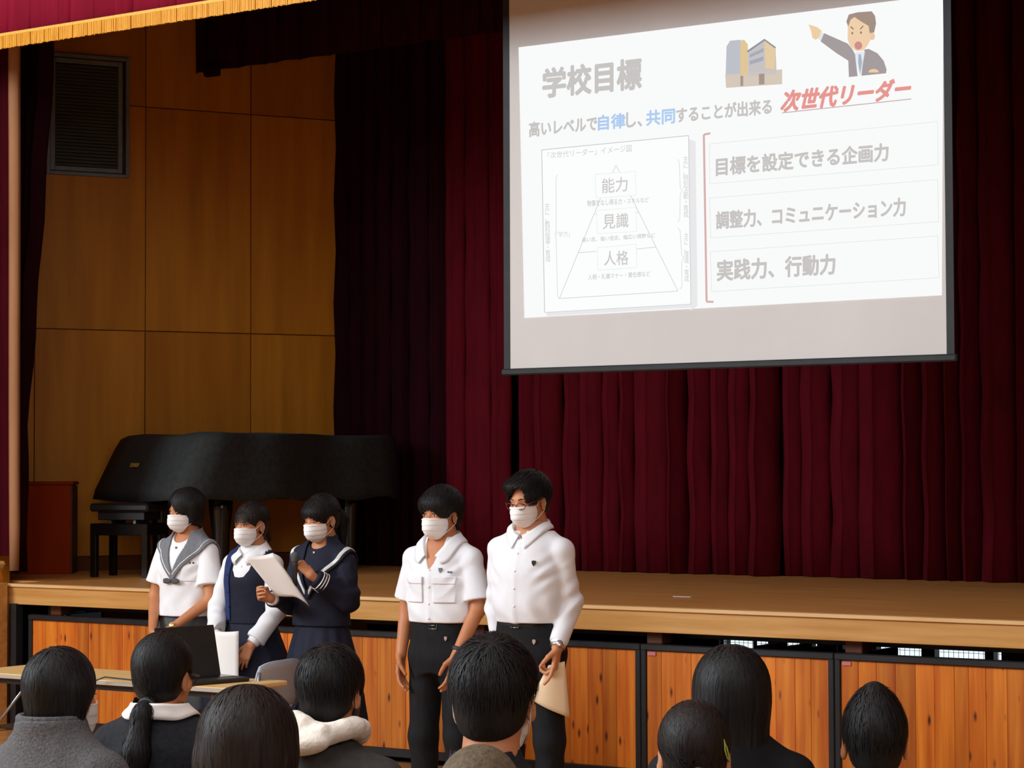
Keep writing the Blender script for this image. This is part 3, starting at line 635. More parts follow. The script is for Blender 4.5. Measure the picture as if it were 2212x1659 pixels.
# ---- folding table in front of the speakers
t = thing('folding_table', 'long folding table with beech top in front of the student speakers', 'table', (-9.24, 8.25, 0), math.radians(1.2))
MB().box((0, 0, .675), (1.80, .47, .70), .006).build('tabletop', 'tabletop', t)
MB().box((-.004, -.004, .678), (1.804, 0.0, .696)).build('edge_band', 'edge_grey', t)
MB().box((.1, .04, .645), (1.7, .43, .675)).build('underframe', 'steel_black', t)
for x in (.12, 1.68):
    for y in (.05, .42):
        MB().tube([(x, y, .0), (x, y, .66)], .0125, 10).build('leg', 'chrome', t, smooth=True)
    MB().tube([(x, .05, .09), (x, .42, .09)], .011, 8).build('crossbar', 'chrome', t, smooth=True)
MB().tube([(.12, .05, .35), (.42, .05, .65)], .008, 8).build('brace', 'chrome', t, smooth=True)
MB().box((.10, .1, .40), (1.70, .42, .412), .004).build('shelf', 'steel_black', t)
# ---- laptop (facing right), its lead, and a computer mouse cable
t = thing('laptop', 'open black laptop on the folding table, seen from behind its lid', 'laptop', (-7.84, 8.48, .70), math.radians(-12))
# local: +x = towards the user, lid spans y
base = MB().box((-.02, -.17, 0), (.23, .19, .022), .006).build('base', 'laptop', t)
MB().box((.02, -.15, .022), (.13, .17, .0235)).build('keyboard', 'piano', base)
th = math.radians(14)
lid = MB().box((-.006, -.17, 0), (.004, .19, .262), .004).rot(Ry(-th), (-.015, 0, .012)).build('lid', 'laptop', t)
o = MB().tube([(-7.80, 8.28, .712), (-7.95, 8.26, .71), (-8.2, 8.24, .72), (-8.30, 8.20, .68), (-8.33, 8.19, .55), (-8.34, 8.2, .3), (-8.33, 8.2, .01)], .004, 8).build('laptop_lead', 'rubber', smooth=True); tag(o, 'thin black lead hanging from the laptop over the table edge', 'cable')

# ---- folding chairs
def folding_chair(label, loc, rz, mat='chair_grey', group=None):
    t = thing('folding_chair', label, 'chair', loc, rz, group)
    V, F = [], []; nx, nz = 12, 6
    for side in (0, 1):
        for j in range(nz + 1):
            for i in range(nx + 1):
                u = i / nx * 2 - 1; v = j / nz
                e = 1 - (max(0, v - .55) / .45) ** 3 * .10
                x = u * .215 * e; y = .21 + .03 * (1 - u * u) + .035 * v + .012 * side; z = .55 + .24 * v - .022 * max(0, v - .5) * 2 * (abs(u) ** 4)
                V.append((x, y, z))
    m = (nx + 1) * (nz + 1)
    for j in range(nz):
        for i in range(nx):
            a = j * (nx + 1) + i; F.append((a, a + 1, a + nx + 2, a + nx + 1)); F.append((a + m, a + m + nx + 1, a + m + nx + 2, a + m + 1))
    per = [i for i in range(nx + 1)] + [(j + 1) * (nx + 1) - 1 for j in range(1, nz + 1)] + [nz * (nx + 1) + i for i in range(nx - 1, -1, -1)] + [j * (nx + 1) for j in range(nz - 1, 0, -1)]
    for a, b_ in zip(per, per[1:] + per[:1]): F.append((a, a + m, b_ + m, b_))
    mk('backrest', V, F, mat, t, True)
    MB().box((-.2, -.2, .415), (.2, .19, .44), .012).build('seat', mat, t)
    for x in (-.215, .215):
        MB().tube([(x, -.24, .01), (x, .10, .40), (x, .235, .60), (x, .262, .74)], .011, 8).build('leg', 'chrome', t, smooth=True)
        MB().tube([(x * .93, .24, .01), (x * .93, -.02, .33), (x * .93, -.15, .42)], .011, 8).build('leg', 'chrome', t, smooth=True)
    MB().tube([(-.215, -.17, .08), (.215, -.17, .08)], .009, 8).build('stretcher', 'chrome', t, smooth=True)
    return t
folding_chair('grey plastic folding chair behind the table, right of the laptop', (-7.85, 8.83, 0), math.radians(-80))
# handbag-like dark bag under table is not shown; small white tape mark on the stage
o = MB().box((-7.05, 11.82, SZ + .002), (-6.93, 11.84, SZ + .004)).build('tape_mark', 'stripe'); tag(o, 'thin white tape mark lying on the stage floor near the front edge', 'tape')
# ================================================================ PEOPLE (signed-distance modelling, meshed with surface nets)
f32 = np.float32
def A(*v): return np.array(v, dtype=f32)
def cap(P, a, b, ra, rb):
    a = A(*a); b = A(*b); ba = b - a; pa = P - a; h = np.clip(pa @ ba / (ba @ ba + 1e-9), 0, 1)
    return np.linalg.norm(pa - h[:, None] * ba, axis=1) - (ra + (rb - ra) * h)
def ell(P, c, r, R=None):
    p = P - A(*c)
    if R is not None: p = p @ np.asarray(R, f32)
    r = A(*r); k0 = np.linalg.norm(p / r, axis=1); k1 = np.linalg.norm(p / (r * r), axis=1) + 1e-6
    return k0 * (k0 - 1) / k1
def smin(a, b, k):
    h = np.clip(.5 + .5 * (b - a) / k, 0, 1); return b + (a - b) * h - k * h * (1 - h)
def smax(a, b, k): return -smin(-a, -b, k)
def rbox(P, c, h, r, R=None):
    p = P - A(*c)
    if R is not None: p = p @ np.asarray(R, f32)
    q = np.abs(p) - A(*h) + r; return np.linalg.norm(np.maximum(q, 0), axis=1) + np.minimum(q.max(1), 0) - r
def poly2(x, z, pts):      # signed distance to polygon in xz
    pts = np.array(pts, f32); n = len(pts); d = np.full(len(x), 1e9, f32); s_ = np.ones(len(x), f32)
    for i in range(n):
        a = pts[i]; b = pts[i - 1]; ex, ez = b - a; wx = x - a[0]; wz = z - a[1]
        t = np.clip((wx * ex + wz * ez) / (ex * ex + ez * ez + 1e-12), 0, 1)
        d = np.minimum(d, (wx - ex * t) ** 2 + (wz - ez * t) ** 2)
        c1 = z >= a[1]; c2 = z < b[1]; c3 = ex * wz > ez * wx
        s_ = np.where((c1 & c2 & c3) | (~c1 & ~c2 & ~c3), -s_, s_)
    return s_ * np.sqrt(d)
def smooth_keys(keys, n=80):
    K = np.array(keys, float); z = K[:, 0]; zz = np.linspace(z[0], z[-1], n); out = [zz]
    for c in range(1, K.shape[1]):
        y = K[:, c]; m = np.gradient(y, z); idx = np.clip(np.searchsorted(z, zz) - 1, 0, len(z) - 2)
        h = z[idx + 1] - z[idx]; t = (zz - z[idx]) / h
        out.append((2 * t ** 3 - 3 * t ** 2 + 1) * y[idx] + (t ** 3 - 2 * t ** 2 + t) * h * m[idx] + (-2 * t ** 3 + 3 * t ** 2) * y[idx + 1] + (t ** 3 - t ** 2) * h * m[idx + 1])
    return np.array(out, f32)
def loft(P, T, e=2.0, fold=None):      # T from smooth_keys with columns z, cy, rx, ry
    z = P[:, 2]; cy = np.interp(z, T[0], T[1]); rx = np.interp(z, T[0], T[2]); ry = np.interp(z, T[0], T[3])
    x = P[:, 0]; y = P[:, 1] - cy
    if fold is not None:
        th = np.arctan2(y / ry, x / rx); k_ = 1 + fold(th, z); rx = rx * k_; ry = ry * k_
    if e == 2.0: k0 = np.sqrt((x / rx) ** 2 + (y / ry) ** 2); 
    else: k0 = ((np.abs(x) / rx) ** e + (np.abs(y) / ry) ** e) ** (1 / e)
    k1 = np.sqrt((x / rx ** 2) ** 2 + (y / ry ** 2) ** 2) + 1e-5
    d = np.where(k0 > .3, k0 * (k0 - 1) / k1, -np.minimum(rx, ry) * .7)
    return np.maximum(d, np.maximum(T[0][0] - z, z - T[0][-1])).astype(f32)
CO = [(0, 0, 0), (1, 0, 0), (0, 1, 0), (1, 1, 0), (0, 0, 1), (1, 0, 1), (0, 1, 1), (1, 1, 1)]
ED = [(0, 1), (2, 3), (4, 5), (6, 7), (0, 2), (1, 3), (4, 6), (5, 7), (0, 4), (1, 5), (2, 6), (3, 7)]
def nets(fn, lo, hi, h):
    lo = np.array(lo, float); hi = np.array(hi, float)
    m = 4; nb = np.maximum(1, np.ceil((hi - lo) / (h * m)).astype(int)); n = nb * m + 1
    # coarse pass
    H = h * m; g = [lo[i] + H * (np.arange(nb[i]) + .5) for i in range(3)]
    C = np.stack(np.meshgrid(*g, indexing='ij'), -1).reshape(-1, 3).astype(f32)
    dc = fn(C); act = np.abs(dc) < H * 1.9
    D = np.repeat(np.repeat(np.repeat(np.where(dc < 0, -1., 1.).reshape(nb).astype(f32), m, 0), m, 1), m, 2)
    D = np.pad(D, ((0, 1), (0, 1), (0, 1)), mode='edge')
    need = np.zeros(n, bool); ai = np.argwhere(act.reshape(nb)) * m
    for dx in range(m + 1):
        for dy in range(m + 1):
            for dz in range(m + 1): need[ai[:, 0] + dx, ai[:, 1] + dy, ai[:, 2] + dz] = True
    ii = np.argwhere(need); D[ii[:, 0], ii[:, 1], ii[:, 2]] = fn((lo + ii * h).astype(f32))
    S_ = D < 0
    c = S_[:-1, :-1, :-1].astype(np.int8)
    for (a, b, d) in CO[1:]: c = c + S_[a:n[0] - 1 + a, b:n[1] - 1 + b, d:n[2] - 1 + d]
    cells = np.argwhere((c > 0) & (c < 8))
    if not len(cells): return np.zeros((0, 3)), np.zeros((0, 4), int)
    vals = [D[cells[:, 0] + a, cells[:, 1] + b, cells[:, 2] + d] for a, b, d in CO]
    acc = np.zeros((len(cells), 3)); cnt = np.zeros(len(cells))
    for (p, q) in ED:
        a, b = vals[p], vals[q]; mk_ = (a < 0) != (b < 0); t = np.where(mk_, a / np.where(a - b == 0, 1, a - b), 0)
        pos = np.array(CO[p]) + t[:, None] * (np.array(CO[q]) - np.array(CO[p])); acc += np.where(mk_[:, None], pos, 0); cnt += mk_
    V = lo + (cells + acc / cnt[:, None]) * h
    ID = -np.ones(n - 1, int); ID[cells[:, 0], cells[:, 1], cells[:, 2]] = np.arange(len(cells)); F = []
    for ax in range(3):
        o1, o2 = (ax + 1) % 3, (ax + 2) % 3
        s0 = [slice(0, n[0]), slice(0, n[1]), slice(0, n[2])]; s1 = list(s0); s0[ax] = slice(0, n[ax] - 1); s1[ax] = slice(1, n[ax])
        a = S_[tuple(s0)]; b = S_[tuple(s1)]; E = np.argwhere(a != b)
        E = E[(E[:, o1] > 0) & (E[:, o2] > 0) & (E[:, o1] < n[o1] - 1) & (E[:, o2] < n[o2] - 1)]
        if not len(E): continue
        def sh(d1, d2):
            e = E.copy(); e[:, o1] -= d1; e[:, o2] -= d2; return ID[e[:, 0], e[:, 1], e[:, 2]]
        q = np.stack([sh(1, 1), sh(0, 1), sh(0, 0), sh(1, 0)], 1); fl = ~a[tuple(E.T)]
        q[fl] = q[fl][:, ::-1]; F.append(q[(q >= 0).all(1)])
    return V, np.concatenate(F) if F else np.zeros((0, 4), int)
def join(parts):
    V = []; F = []; n = 0
    for v, f in parts:
        if len(v): V.append(v); F.append(f + n); n += len(v)
    return np.concatenate(V), np.concatenate(F)
def weld(parts):      # link the patches of one body into a single connected surface (inside the clothes)
    parts = [(np.asarray(v), np.asarray(f)) for v, f in parts if len(v)]; V, F = parts[0]; rest = parts[1:]
    while rest:
        best = None
        for i, (v, f) in enumerate(rest):
            a = V[::19]; b = v[::13]; d = ((a[:, None] - b[None]) ** 2).sum(2); k = np.unravel_index(d.argmin(), d.shape)
            if best is None or d[k] < best[0]: best = (d[k], i, k[0] * 19, k[1] * 13)
        _, i, ia, ib = best; v, f = rest.pop(i)
        fa = F[(F == ia).any(1)][:1]; fb = f[(f == ib).any(1)][:1]; n = len(V)
        V = np.concatenate([V, v]); F = np.concatenate([F, f + n])
        if len(fa) and len(fb):
            qa = fa[0]; ja = list(qa).index(ia); qb = fb[0] + n; jb = list(qb).index(ib + n)
            F = np.concatenate([F, [[qa[(ja + 1) % 4], qa[ja], qb[(jb + 1) % 4], qb[jb]]]])
    return V, F
def grad(fn, P, e=.002):
    g = np.stack([fn(P + A(e, 0, 0)) - fn(P - A(e, 0, 0)), fn(P + A(0, e, 0)) - fn(P - A(0, e, 0)), fn(P + A(0, 0, e)) - fn(P - A(0, 0, e))], 1)
    return g / (np.linalg.norm(g, axis=1, keepdims=True) + 1e-9)
def project(fn, P, off=0.0, it=3):
    P = P.astype(f32)
    for _ in range(it): P = P - grad(fn, P) * (fn(P) - off)[:, None]
    return P
def wr(P, amp, seed=0, fx=14., fz=7.):      # cloth folds: soft waves plus sharper creases
    x, y, z = P[:, 0], P[:, 1], P[:, 2]; s_ = seed * 1.7
    a = np.sin(fx * x + 1.3 * np.sin(fz * z + s_) + fz * z * .6 + s_) * .5 + .35 * np.sin(fx * 1.7 * y - fz * 1.3 * z + 2 * np.sin(9 * x + s_)) + .3 * np.sin(31 * z + 15 * x - 11 * y + s_ * 2)
    c1 = 1 - np.abs(np.sin(17 * x + 9 * z + 6 * y + 1.2 * np.sin(8 * z + s_) + s_)); c2 = 1 - np.abs(np.sin(-11 * x + 15 * z - 9 * y + 1.5 * np.sin(11 * x + s_ * 1.3)))
    m = .5 + .5 * np.sin(7 * x + 5 * z + s_ * 2.1)
    return amp * (a - .8 * c1 ** 3 * m - .55 * c2 ** 3 * (1 - m) + .25)

def folds(P, zw, seed=0, amp=.005, arm=.11):
    # gathers above the waist, drag lines from the armpit, soft vertical tension lines
    x, y, z = P[:, 0], P[:, 1], P[:, 2]; s_ = seed * 1.3; ax = np.abs(x)
    g = np.exp(-((z - zw - .02) / .075) ** 2) * np.sin(46 * x + 30 * y + 2.5 * np.sin(20 * z + s_) + s_)
    d = np.exp(-((ax - .135) / .045) ** 2) * np.exp(-((z - zw - .22) / .075) ** 2) * np.sin(85 * (z - .75 * ax) + s_ + 1.5 * np.sign(x))
    v = .45 * np.sin(23 * x + 6 * z + 1.4 * np.sin(6 * z + s_) + s_ * 2) * np.clip((z - zw) * 4, 0, 1)
    return amp * (g + .9 * d + v)
def sleeve_folds(P, a, b, amp=.0035, n=75.):
    a = A(*a); b = A(*b); u = (b - a) / np.linalg.norm(b - a); t = (P - a) @ u; L_ = float(np.linalg.norm(b - a))
    return amp * np.sin(n * t + 20 * P[:, 0] + 1.5 * np.sin(25 * P[:, 1])) * np.exp(-((t - L_ * .9) / .09) ** 2)

# ---- head in head coordinates: face towards -y, eyes at z = 0
def head_sdf(P, fem=False, face=True):
    d = ell(P, (0, .014, .032), (.074, .093, .085))
    d = smin(d, ell(P, (0, -.024, -.020), (.060, .066, .080)), .03)
    d = smin(d, ell(P, (0, -.040, -.075), (.040 if fem else .044, .045, .036)), .03)
    ax = P.copy(); ax[:, 0] = np.abs(ax[:, 0])
    if face:
        d = smin(d, cap(ax, (.012, -.083, .017), (.042, -.076, .016), .008, .007), .014)      # brow
        d = smax(d, -ell(ax, (.031, -.103, .001), (.019, .020, .010)), .010)                     # eye sockets
        d = smin(d, cap(P, (0, -.088, -.002), (0, -.106, -.034), .006, .010), .012)             # nose
        d = smin(d, ell(ax, (.011, -.096, -.037), (.008, .010, .007)), .006)
        d = smin(d, ell(P, (0, -.090, -.060), (.020, .008, .009)), .008)                         # lips
        d = smin(d, ell(ax, (.040, -.064, -.026), (.016, .016, .016)), .02)                     # cheek
    e = ell(ax, (.080, .012, -.014), (.008, .020, .032), Rz(.30) @ Rx(-.15))
    e = smax(e, -ell(ax, (.0885, .005, -.011), (.0075, .0115, .020), Rz(.30)), .003)
    d = smin(d, e, .006)
    return d
def neck_sdf(P, fem):
    return cap(P, (0, .022, -.04), (0, .045, -.20), .050 if fem else .056, .056 if fem else .066)

def mask_sdf(P):
    ax = P.copy(); ax[:, 0] = np.abs(ax[:, 0])
    d = ell(P, (0, -.028, -.022), (.068, .078, .085))
    d = smin(d, ell(P, (0, -.048, -.076), (.047, .050, .043)), .03)
    d = smin(d, cap(P, (0, -.085, -.010), (0, -.098, -.060), .014, .020), .045)
    z = P[:, 2]; q = (z + .020 + .05 * np.abs(P[:, 0])) * 38; d = d + .0024 * (q - np.floor(q)) - .002
    reg = np.maximum(z + .011 + .12 * np.abs(P[:, 0]), -(z + .124))
    reg = np.maximum(reg, P[:, 1] + .030 + .35 * (np.abs(z + .06) - .04))
    return np.maximum(d, reg)
MASK_VF = {}
def nets_mask():
    if 'm' not in MASK_VF: MASK_VF['m'] = nets(mask_sdf, (-.075, -.135, -.13), (.075, -.015, -.008), .0028)
    return MASK_VF['m']
HEAD_VF = {}

# ---- hands
def hand_caps(w, d, n, side, L=.185, curl=(.35, .5, .4), spread=.10, thumb=None, tcurl=.3):
    """w wrist, d pointing direction, n palm normal (palm side), side = direction of the thumb"""
    w = np.array(w, float); d = np.array(d, float); d /= np.linalg.norm(d)
    n = np.array(n, float); n -= d * (n @ d); n /= np.linalg.norm(n); s_ = np.cross(d, n)
    if s_ @ np.array(side, float) < 0: s_ = -s_
    k = L / .185; out = []
    fl = [(.026, .100, (.040, .025, .020)), (.009, .104, (.045, .028, .021)), (-.009, .099, (.041, .026, .020)), (-.025, .090, (.032, .020, .018))]
    for i, (o, kn, seg) in enumerate(fl):
        base = w + s_ * o * .55 * k + d * .012 * k; kk = w + s_ * o * k + d * kn * .92 * k
        out.append((base, kk, .0135 * k, .0105 * k)); a = 0; p = kk; dd = d + s_ * spread * (1.5 - i) * .5
        c3 = curl if np.isscalar(curl[0]) else curl[i]
        for j in range(3):
            a += c3[j]; v = dd * math.cos(a) + n * math.sin(a); q = p + v / np.linalg.norm(v) * seg[j] * k
            out.append((p, q, (.0092 - .0008 * j) * k, (.0086 - .001 * j) * k)); p = q
    tb = w + s_ * .022 * k + d * .018 * k; v1 = d * .75 + s_ * .52 + n * (.25 + tcurl * .5); v1 /= np.linalg.norm(v1)
    t1 = tb + v1 * .045 * k; v2 = d * .9 + s_ * (.20 - tcurl) + n * (.2 + tcurl); v2 /= np.linalg.norm(v2); t2 = t1 + v2 * .033 * k; v3 = d * .9 + s_ * (.05 - tcurl) + n * (.2 + tcurl); v3 /= np.linalg.norm(v3)
    out += [(tb, t1, .0145 * k, .0115 * k), (t1, t2, .0108 * k, .0100 * k), (t2, t2 + v3 * .026 * k, .0098 * k, .0080 * k)]
    return out, k
def arm_mesh(sh, el_, wr_, hand, k, r=(.046, .038, .026), h=.0034, start=None):
    """skin of an arm with its hand"""
    caps = hand
    def fn(P):
        d = smin(cap(P, sh, el_, r[0], r[1] * .98), cap(P, el_, wr_, r[1], r[2]), .02)
        palm = None; fin = None
        for i, c in enumerate(caps):
            c_ = cap(P, *c)
            if i in (0, 4, 8, 12, 16): palm = c_ if palm is None else smin(palm, c_, .012 * k)
            else: fin = c_ if fin is None else np.minimum(fin, c_)
        return smin(smin(palm, fin, .005 * k), d, .014)
    pts = np.array([el_, wr_] + [c[0] for c in caps] + [c[1] for c in caps] + ([start] if start is not None else [sh]))
    lo = pts.min(0) - .05; hi = pts.max(0) + .05
    return nets(fn, lo, hi, h)

# ---- torsos
MALE = [(.78, .0, .155, .105), (.88, .0, .168, .112), (.97, -.002, .155, .104), (1.06, -.004, .146, .100), (1.18, -.004, .160, .106), (1.28, -.004, .172, .112), (1.36, .004, .165, .104), (1.42, .016, .110, .078), (1.46, .022, .062, .060), (1.50, .024, .055, .055)]
FEM = [(.78, .0, .160, .108), (.88, .0, .166, .112), (.97, -.002, .140, .096), (1.06, -.004, .122, .086), (1.18, -.008, .138, .098), (1.27, -.012, .148, .108), (1.35, .0, .145, .094), (1.41, .014, .100, .072), (1.45, .020, .054, .054), (1.50, .022, .046, .048)]
def torso(sex, s_, grow=0.0, keys=None, e=2.0, drop=0.0):
    K = [(z * s_, cy * s_, rx * s_ + grow, ry * s_ + grow) for z, cy, rx, ry in (keys or (MALE if sex == 'm' else FEM))]
    T = smooth_keys(K); sw = .160 if sex == 'm' else .140
    def fn(P):
        Q = P + A(0, 0, drop); d = loft(Q, T, e); ax = Q.copy(); ax[:, 0] = np.abs(ax[:, 0])
        sh = cap(ax, (.03 * s_, .020 * s_, 1.398 * s_), (sw * s_, .012 * s_, 1.338 * s_), .040 * s_ + grow, .047 * s_ + grow)
        return smin(d, sh, .032)
    return fn
def frontal(P, cy=0.0): return P[:, 1] - cy        # <0 in front

# ---- hair
def hair_base(t, low=0.0):
    def fn(P):
        d = ell(P, (0, .018, .036), (.076 + t, .096 + t, .088 + t))
        return smin(d, ell(P, (0, .040, -.030 - low * .5), (.060 + t * .8, .058 + t * .8, .058 + low)), .03)
    return fn
def strands(base, cutf, n, steps, step, wid, seed, flow, over=(.0, .012), off=(.001, .005), start=None, lift=0.0):
    r = np.random.RandomState(seed)
    if start is None:
        u = r.normal(size=(n, 3)); u /= np.linalg.norm(u, axis=1, keepdims=True); u[:, 2] = np.abs(u[:, 2]) * .9 + .0 * u[:, 2]
        P = (u * np.array([.09, .11, .11]) + np.array([0, .018, .04])).astype(f32)
    else: P = start(r, n).astype(f32)
    offv = r.uniform(off[0], off[1], n).astype(f32); ov = r.uniform(over[0], over[1], n)
    P = project(base, P, 0, 3); alive = cutf(P) < ov; P = P[alive]; offv = offv[alive]; ov = ov[alive]; n = len(P)
    if not n: return np.zeros((0, 3)), np.zeros((0, 4), int)
    ws = wid * r.uniform(.6, 1.3, n); jit = r.normal(size=(n, 3)).astype(f32) * .22
    L_ = r.randint(max(3, steps // 2), steps + 1, n); al = np.ones(n, bool); rows_ = []; prev = None; count = np.ones(n, int)
    for k in range(steps + 1):
        g = grad(base, P); fl = flow(P) + jit; fl = fl - g * (fl * g).sum(1, keepdims=True); fl /= np.linalg.norm(fl, axis=1, keepdims=True) + 1e-6
        side = np.cross(fl, g); frac = k / steps; wd = ws * np.clip(1.15 - frac, .12, 1) * min(1, .4 + k)
        rows_.append((P - side * wd[:, None], P + side * wd[:, None]))
        if k == steps: break
        Q = P + fl * step; d = base(Q); tgt = offv * min(1, (k + 1) / 2) + lift * frac
        Q = Q - grad(base, Q) * (d - tgt)[:, None]; al = al & (cutf(Q) < ov) & (k < L_)
        P = np.where(al[:, None], Q, P).astype(f32); count += al
    V = np.stack([p for row in rows_ for p in row], 1)      # n, 2*(steps+1), 3
    base_i = np.arange(n)[:, None] * (2 * (steps + 1)); F = []
    for k in range(steps):
        q = np.stack([base_i[:, 0] + 2 * k, base_i[:, 0] + 2 * k + 1, base_i[:, 0] + 2 * k + 3, base_i[:, 0] + 2 * k + 2], 1); F.append(q[count > k + 1])
    return V.reshape(-1, 3), np.concatenate(F)
def flow_down(wh=(0, .06, .13), a=.6, b=1.0, side=0.0):
    wh = A(*wh)
    def fn(P):
        v = P - wh; v = v / (np.linalg.norm(v, axis=1, keepdims=True) + 1e-6) * a; v = v + A(side, 0, -b) * (.3 + np.clip((.12 - P[:, 2:3]) * 8, 0, 1)); return v
    return fn
def opening(top=.045, hw=.062, bottom=.10, cy=-.125, cx=0.0):
    zc_ = (top - bottom) / 2; hz = (top + bottom) / 2
    return lambda P: -ell(P, (cx, cy, zc_), (hw, .088, hz))
def ears_out(P, r=(.032, .024, .034), c=(.088, .006, -.016)):
    ax = P.copy(); ax[:, 0] = np.abs(ax[:, 0]); return -ell(ax, c, r)
def nape(zf=-.02, zb=-.078):
    return lambda P: (zf + (zb - zf) * np.clip((P[:, 1] + .0) / .085, -.2, 1)) - P[:, 2]

class Person:
    def __init__(s, label, loc, rz, Ht, sex='m', drop=0.0, head_yaw=0.0, head_pitch=0.0, head_roll=0.0, hs=None, hair_t=.02, skin='skin', group=None, head_shift=(0, 0)):
        s.t = thing('person', label, 'person', loc, rz, group); s.s = Ht / 1.70; s.sex = sex; s.drop = drop; s.head_pitch = head_pitch; s.fem = sex == 'f'
        s.hs = hs or (1.0 if sex == 'm' else .94) * (Ht / 1.70) ** .5; s.skin = skin
        s.ho = np.array([head_shift[0], -.012 * s.s + head_shift[1], Ht - drop - hair_t - .121 * s.hs]); s.HM = Rz(head_yaw) @ Ry(head_roll) @ Rx(head_pitch)
        s.seed = int(abs(loc[0]) * 100) % 97; s.body_parts = []
    def tw(s, V): return (np.asarray(V) * s.hs) @ s.HM.T + s.ho
    def headP(s, P): return ((P - s.ho.astype(f32)) @ s.HM.astype(f32) / s.hs).astype(f32)
    def add_head(s, face=True, h=.0036, neck_to=None):
        key = (s.fem, face)
        if key not in HEAD_VF:
            def fn(P): return smin(head_sdf(P, s.fem, face), neck_sdf(P, s.fem), .02)
            HEAD_VF[key] = nets(fn, (-.10, -.125, -.20), (.10, .125, .125), h)
        V, F = HEAD_VF[key]; s.body_parts.append((s.tw(V), F))
        if face:
            for sx in (-1, 1):
                V = []; F = []; fm = []
                dn = s.head_pitch > .1
                for (c, r, mi) in ((((sx * .031, -.0850, -.0035), (.0150, .0045, .0018), 1),) if dn else (((sx * .031, -.0815, .0005), (.0135, .006, .0052), 0), ((sx * .031, -.0862, .0005), (.0056, .003, .0050), 1), ((sx * .031, -.0850, .0050), (.0155, .0045, .0017), 1))):
                    n0 = len(V); nu, nv = 10, 6
                    for j in range(nv + 1):
                        for i in range(nu):
                            a, b = 2 * math.pi * i / nu, math.pi * j / nv; V.append((c[0] + r[0] * math.sin(b) * math.cos(a), c[1] + r[1] * math.sin(b) * math.sin(a), c[2] + r[2] * math.cos(b)))
                    for j in range(nv):
                        for i in range(nu): F.append((n0 + j * nu + i, n0 + (j + 1) * nu + i, n0 + (j + 1) * nu + (i + 1) % nu, n0 + j * nu + (i + 1) % nu)); fm.append(mi)
                mk('eye', s.tw(V), F, None, s.t, True, ['eye_white', 'eye_dark'], fm)
            for sx in (-1, 1):
                mb = MB(); mb.tube([(sx * .014, -.0945, .0185), (sx * .028, -.0915, .0230), (sx * .044, -.0800, .0205)], [.0016, .0024, .0012], 6)
                mk('eyebrow', s.tw(mb.V), mb.F, 'hair', s.t, True)
    def add_mask(s, loops=True, mat='maskwhite', body=True):
        if body:
            V, F = nets_mask(); m_ = mk('face_mask', s.tw(V), F, mat, s.t, True)
        else: m_ = s.t
        if loops:
            for sx in (-1, 1):
                mb = MB(); mb.tube([(sx * .060, -.050, -.034), (sx * .0745, -.018, -.012), (sx * .0815, .004, .010), (sx * .0835, .022, .006), (sx * .083, .028, -.016), (sx * .0795, .018, -.046), (sx * .070, -.010, -.070), (sx * .054, -.047, -.094)], .0014, 6)
                mk('ear_loop', s.tw(mb.V), mb.F, mat, m_ if body else s.t, True)
    def add_hair(s, base, cuts, mat='hair', n=1500, steps=9, step=.011, wid=.0014, flow=None, extra=None, box=((-.14, -.16, -.16), (.14, .17, .18)), h=.0042, name='hair', over=(-.004, .010), off=(.0005, .005), start=None, lift=0.0, sseed=0):
        def cutf(P):
            c = np.full(len(P), -1., f32)
            for f_ in cuts: c = np.maximum(c, f_(P) if callable(f_) else 0)
            return c
        def fn(P): return smax(base(P), cutf(P), .006)
        parts = [nets(fn, box[0], box[1], h)]
        if n: parts.append(strands(base, cutf, n, steps, step, wid, s.seed + sseed, flow or flow_down(), over, off, start, lift))
        if extra: parts += extra
        V, F = join(parts); return mk(name, s.tw(V), F, mat, s.t, True)
    def garment(s, name, fn, lo, hi, mat, h=.007, parent=None, label=None):
        V, F = nets(fn, lo, hi, h); return mk(name, V, F, mat, parent or s.t, True, label=label)
    def finish(s):
        V, F = weld(s.body_parts); mk('body', V, F, s.skin, s.t, True)

def sleeve_fn(sh, el_, wr_, r, end=1.0, seed=0, amp=.004, cut=None, k=.02):
    """sleeve along shoulder-elbow-wrist; end = how far down the forearm"""
    sh, el_, wr_ = map(lambda v: np.array(v, float), (sh, el_, wr_)); we = el_ + (wr_ - el_) * end
    def fn(P):
        d = smin(cap(P, sh, el_, r[0], r[1]), cap(P, el_, we, r[1], r[2]), k) + wr(P, amp, seed, 22, 16) + sleeve_folds(P, sh, el_, .0042)
        dirn = A(*((we - el_) / (np.linalg.norm(we - el_) + 1e-9))); return smax(d, (P - A(*we)) @ dirn, .004)
    return fn
def short_sleeve_fn(sh, el_, f, r0, r1, seed=0, amp=.003):
    sh = np.array(sh, float); el_ = np.array(el_, float); e = sh + (el_ - sh) * f; dirn = A(*((e - sh) / np.linalg.norm(e - sh)))
    def fn(P):
        d = cap(P, sh, e + (e - sh) * .1, r0, r1) + wr(P, amp, seed, 18, 10); return smax(d, (P - A(*e)) @ dirn, .003)
    return fn
def surf(fn, x, z, y0=-.35):      # first hit marching from the front at (x, z)
    y = y0
    for _ in range(60):
        d = float(fn(np.array([[x, y, z]], f32))[0])
        if d < .0008: break
        y += max(d * .7, .0008)
    return y
def badge(parent, fn, x, z, kind='shield', mat='grey_cloth', sz=.011):
    y = surf(fn, x, z); P = [(x - sz * .8, z + sz), (x, z + sz * 1.15), (x + sz * .8, z + sz), (x + sz * .75, z - sz * .1), (x, z - sz * 1.1), (x - sz * .75, z - sz * .1)]
    return MB().prism(P, y - .004, y + .004).build('badge', mat, parent)
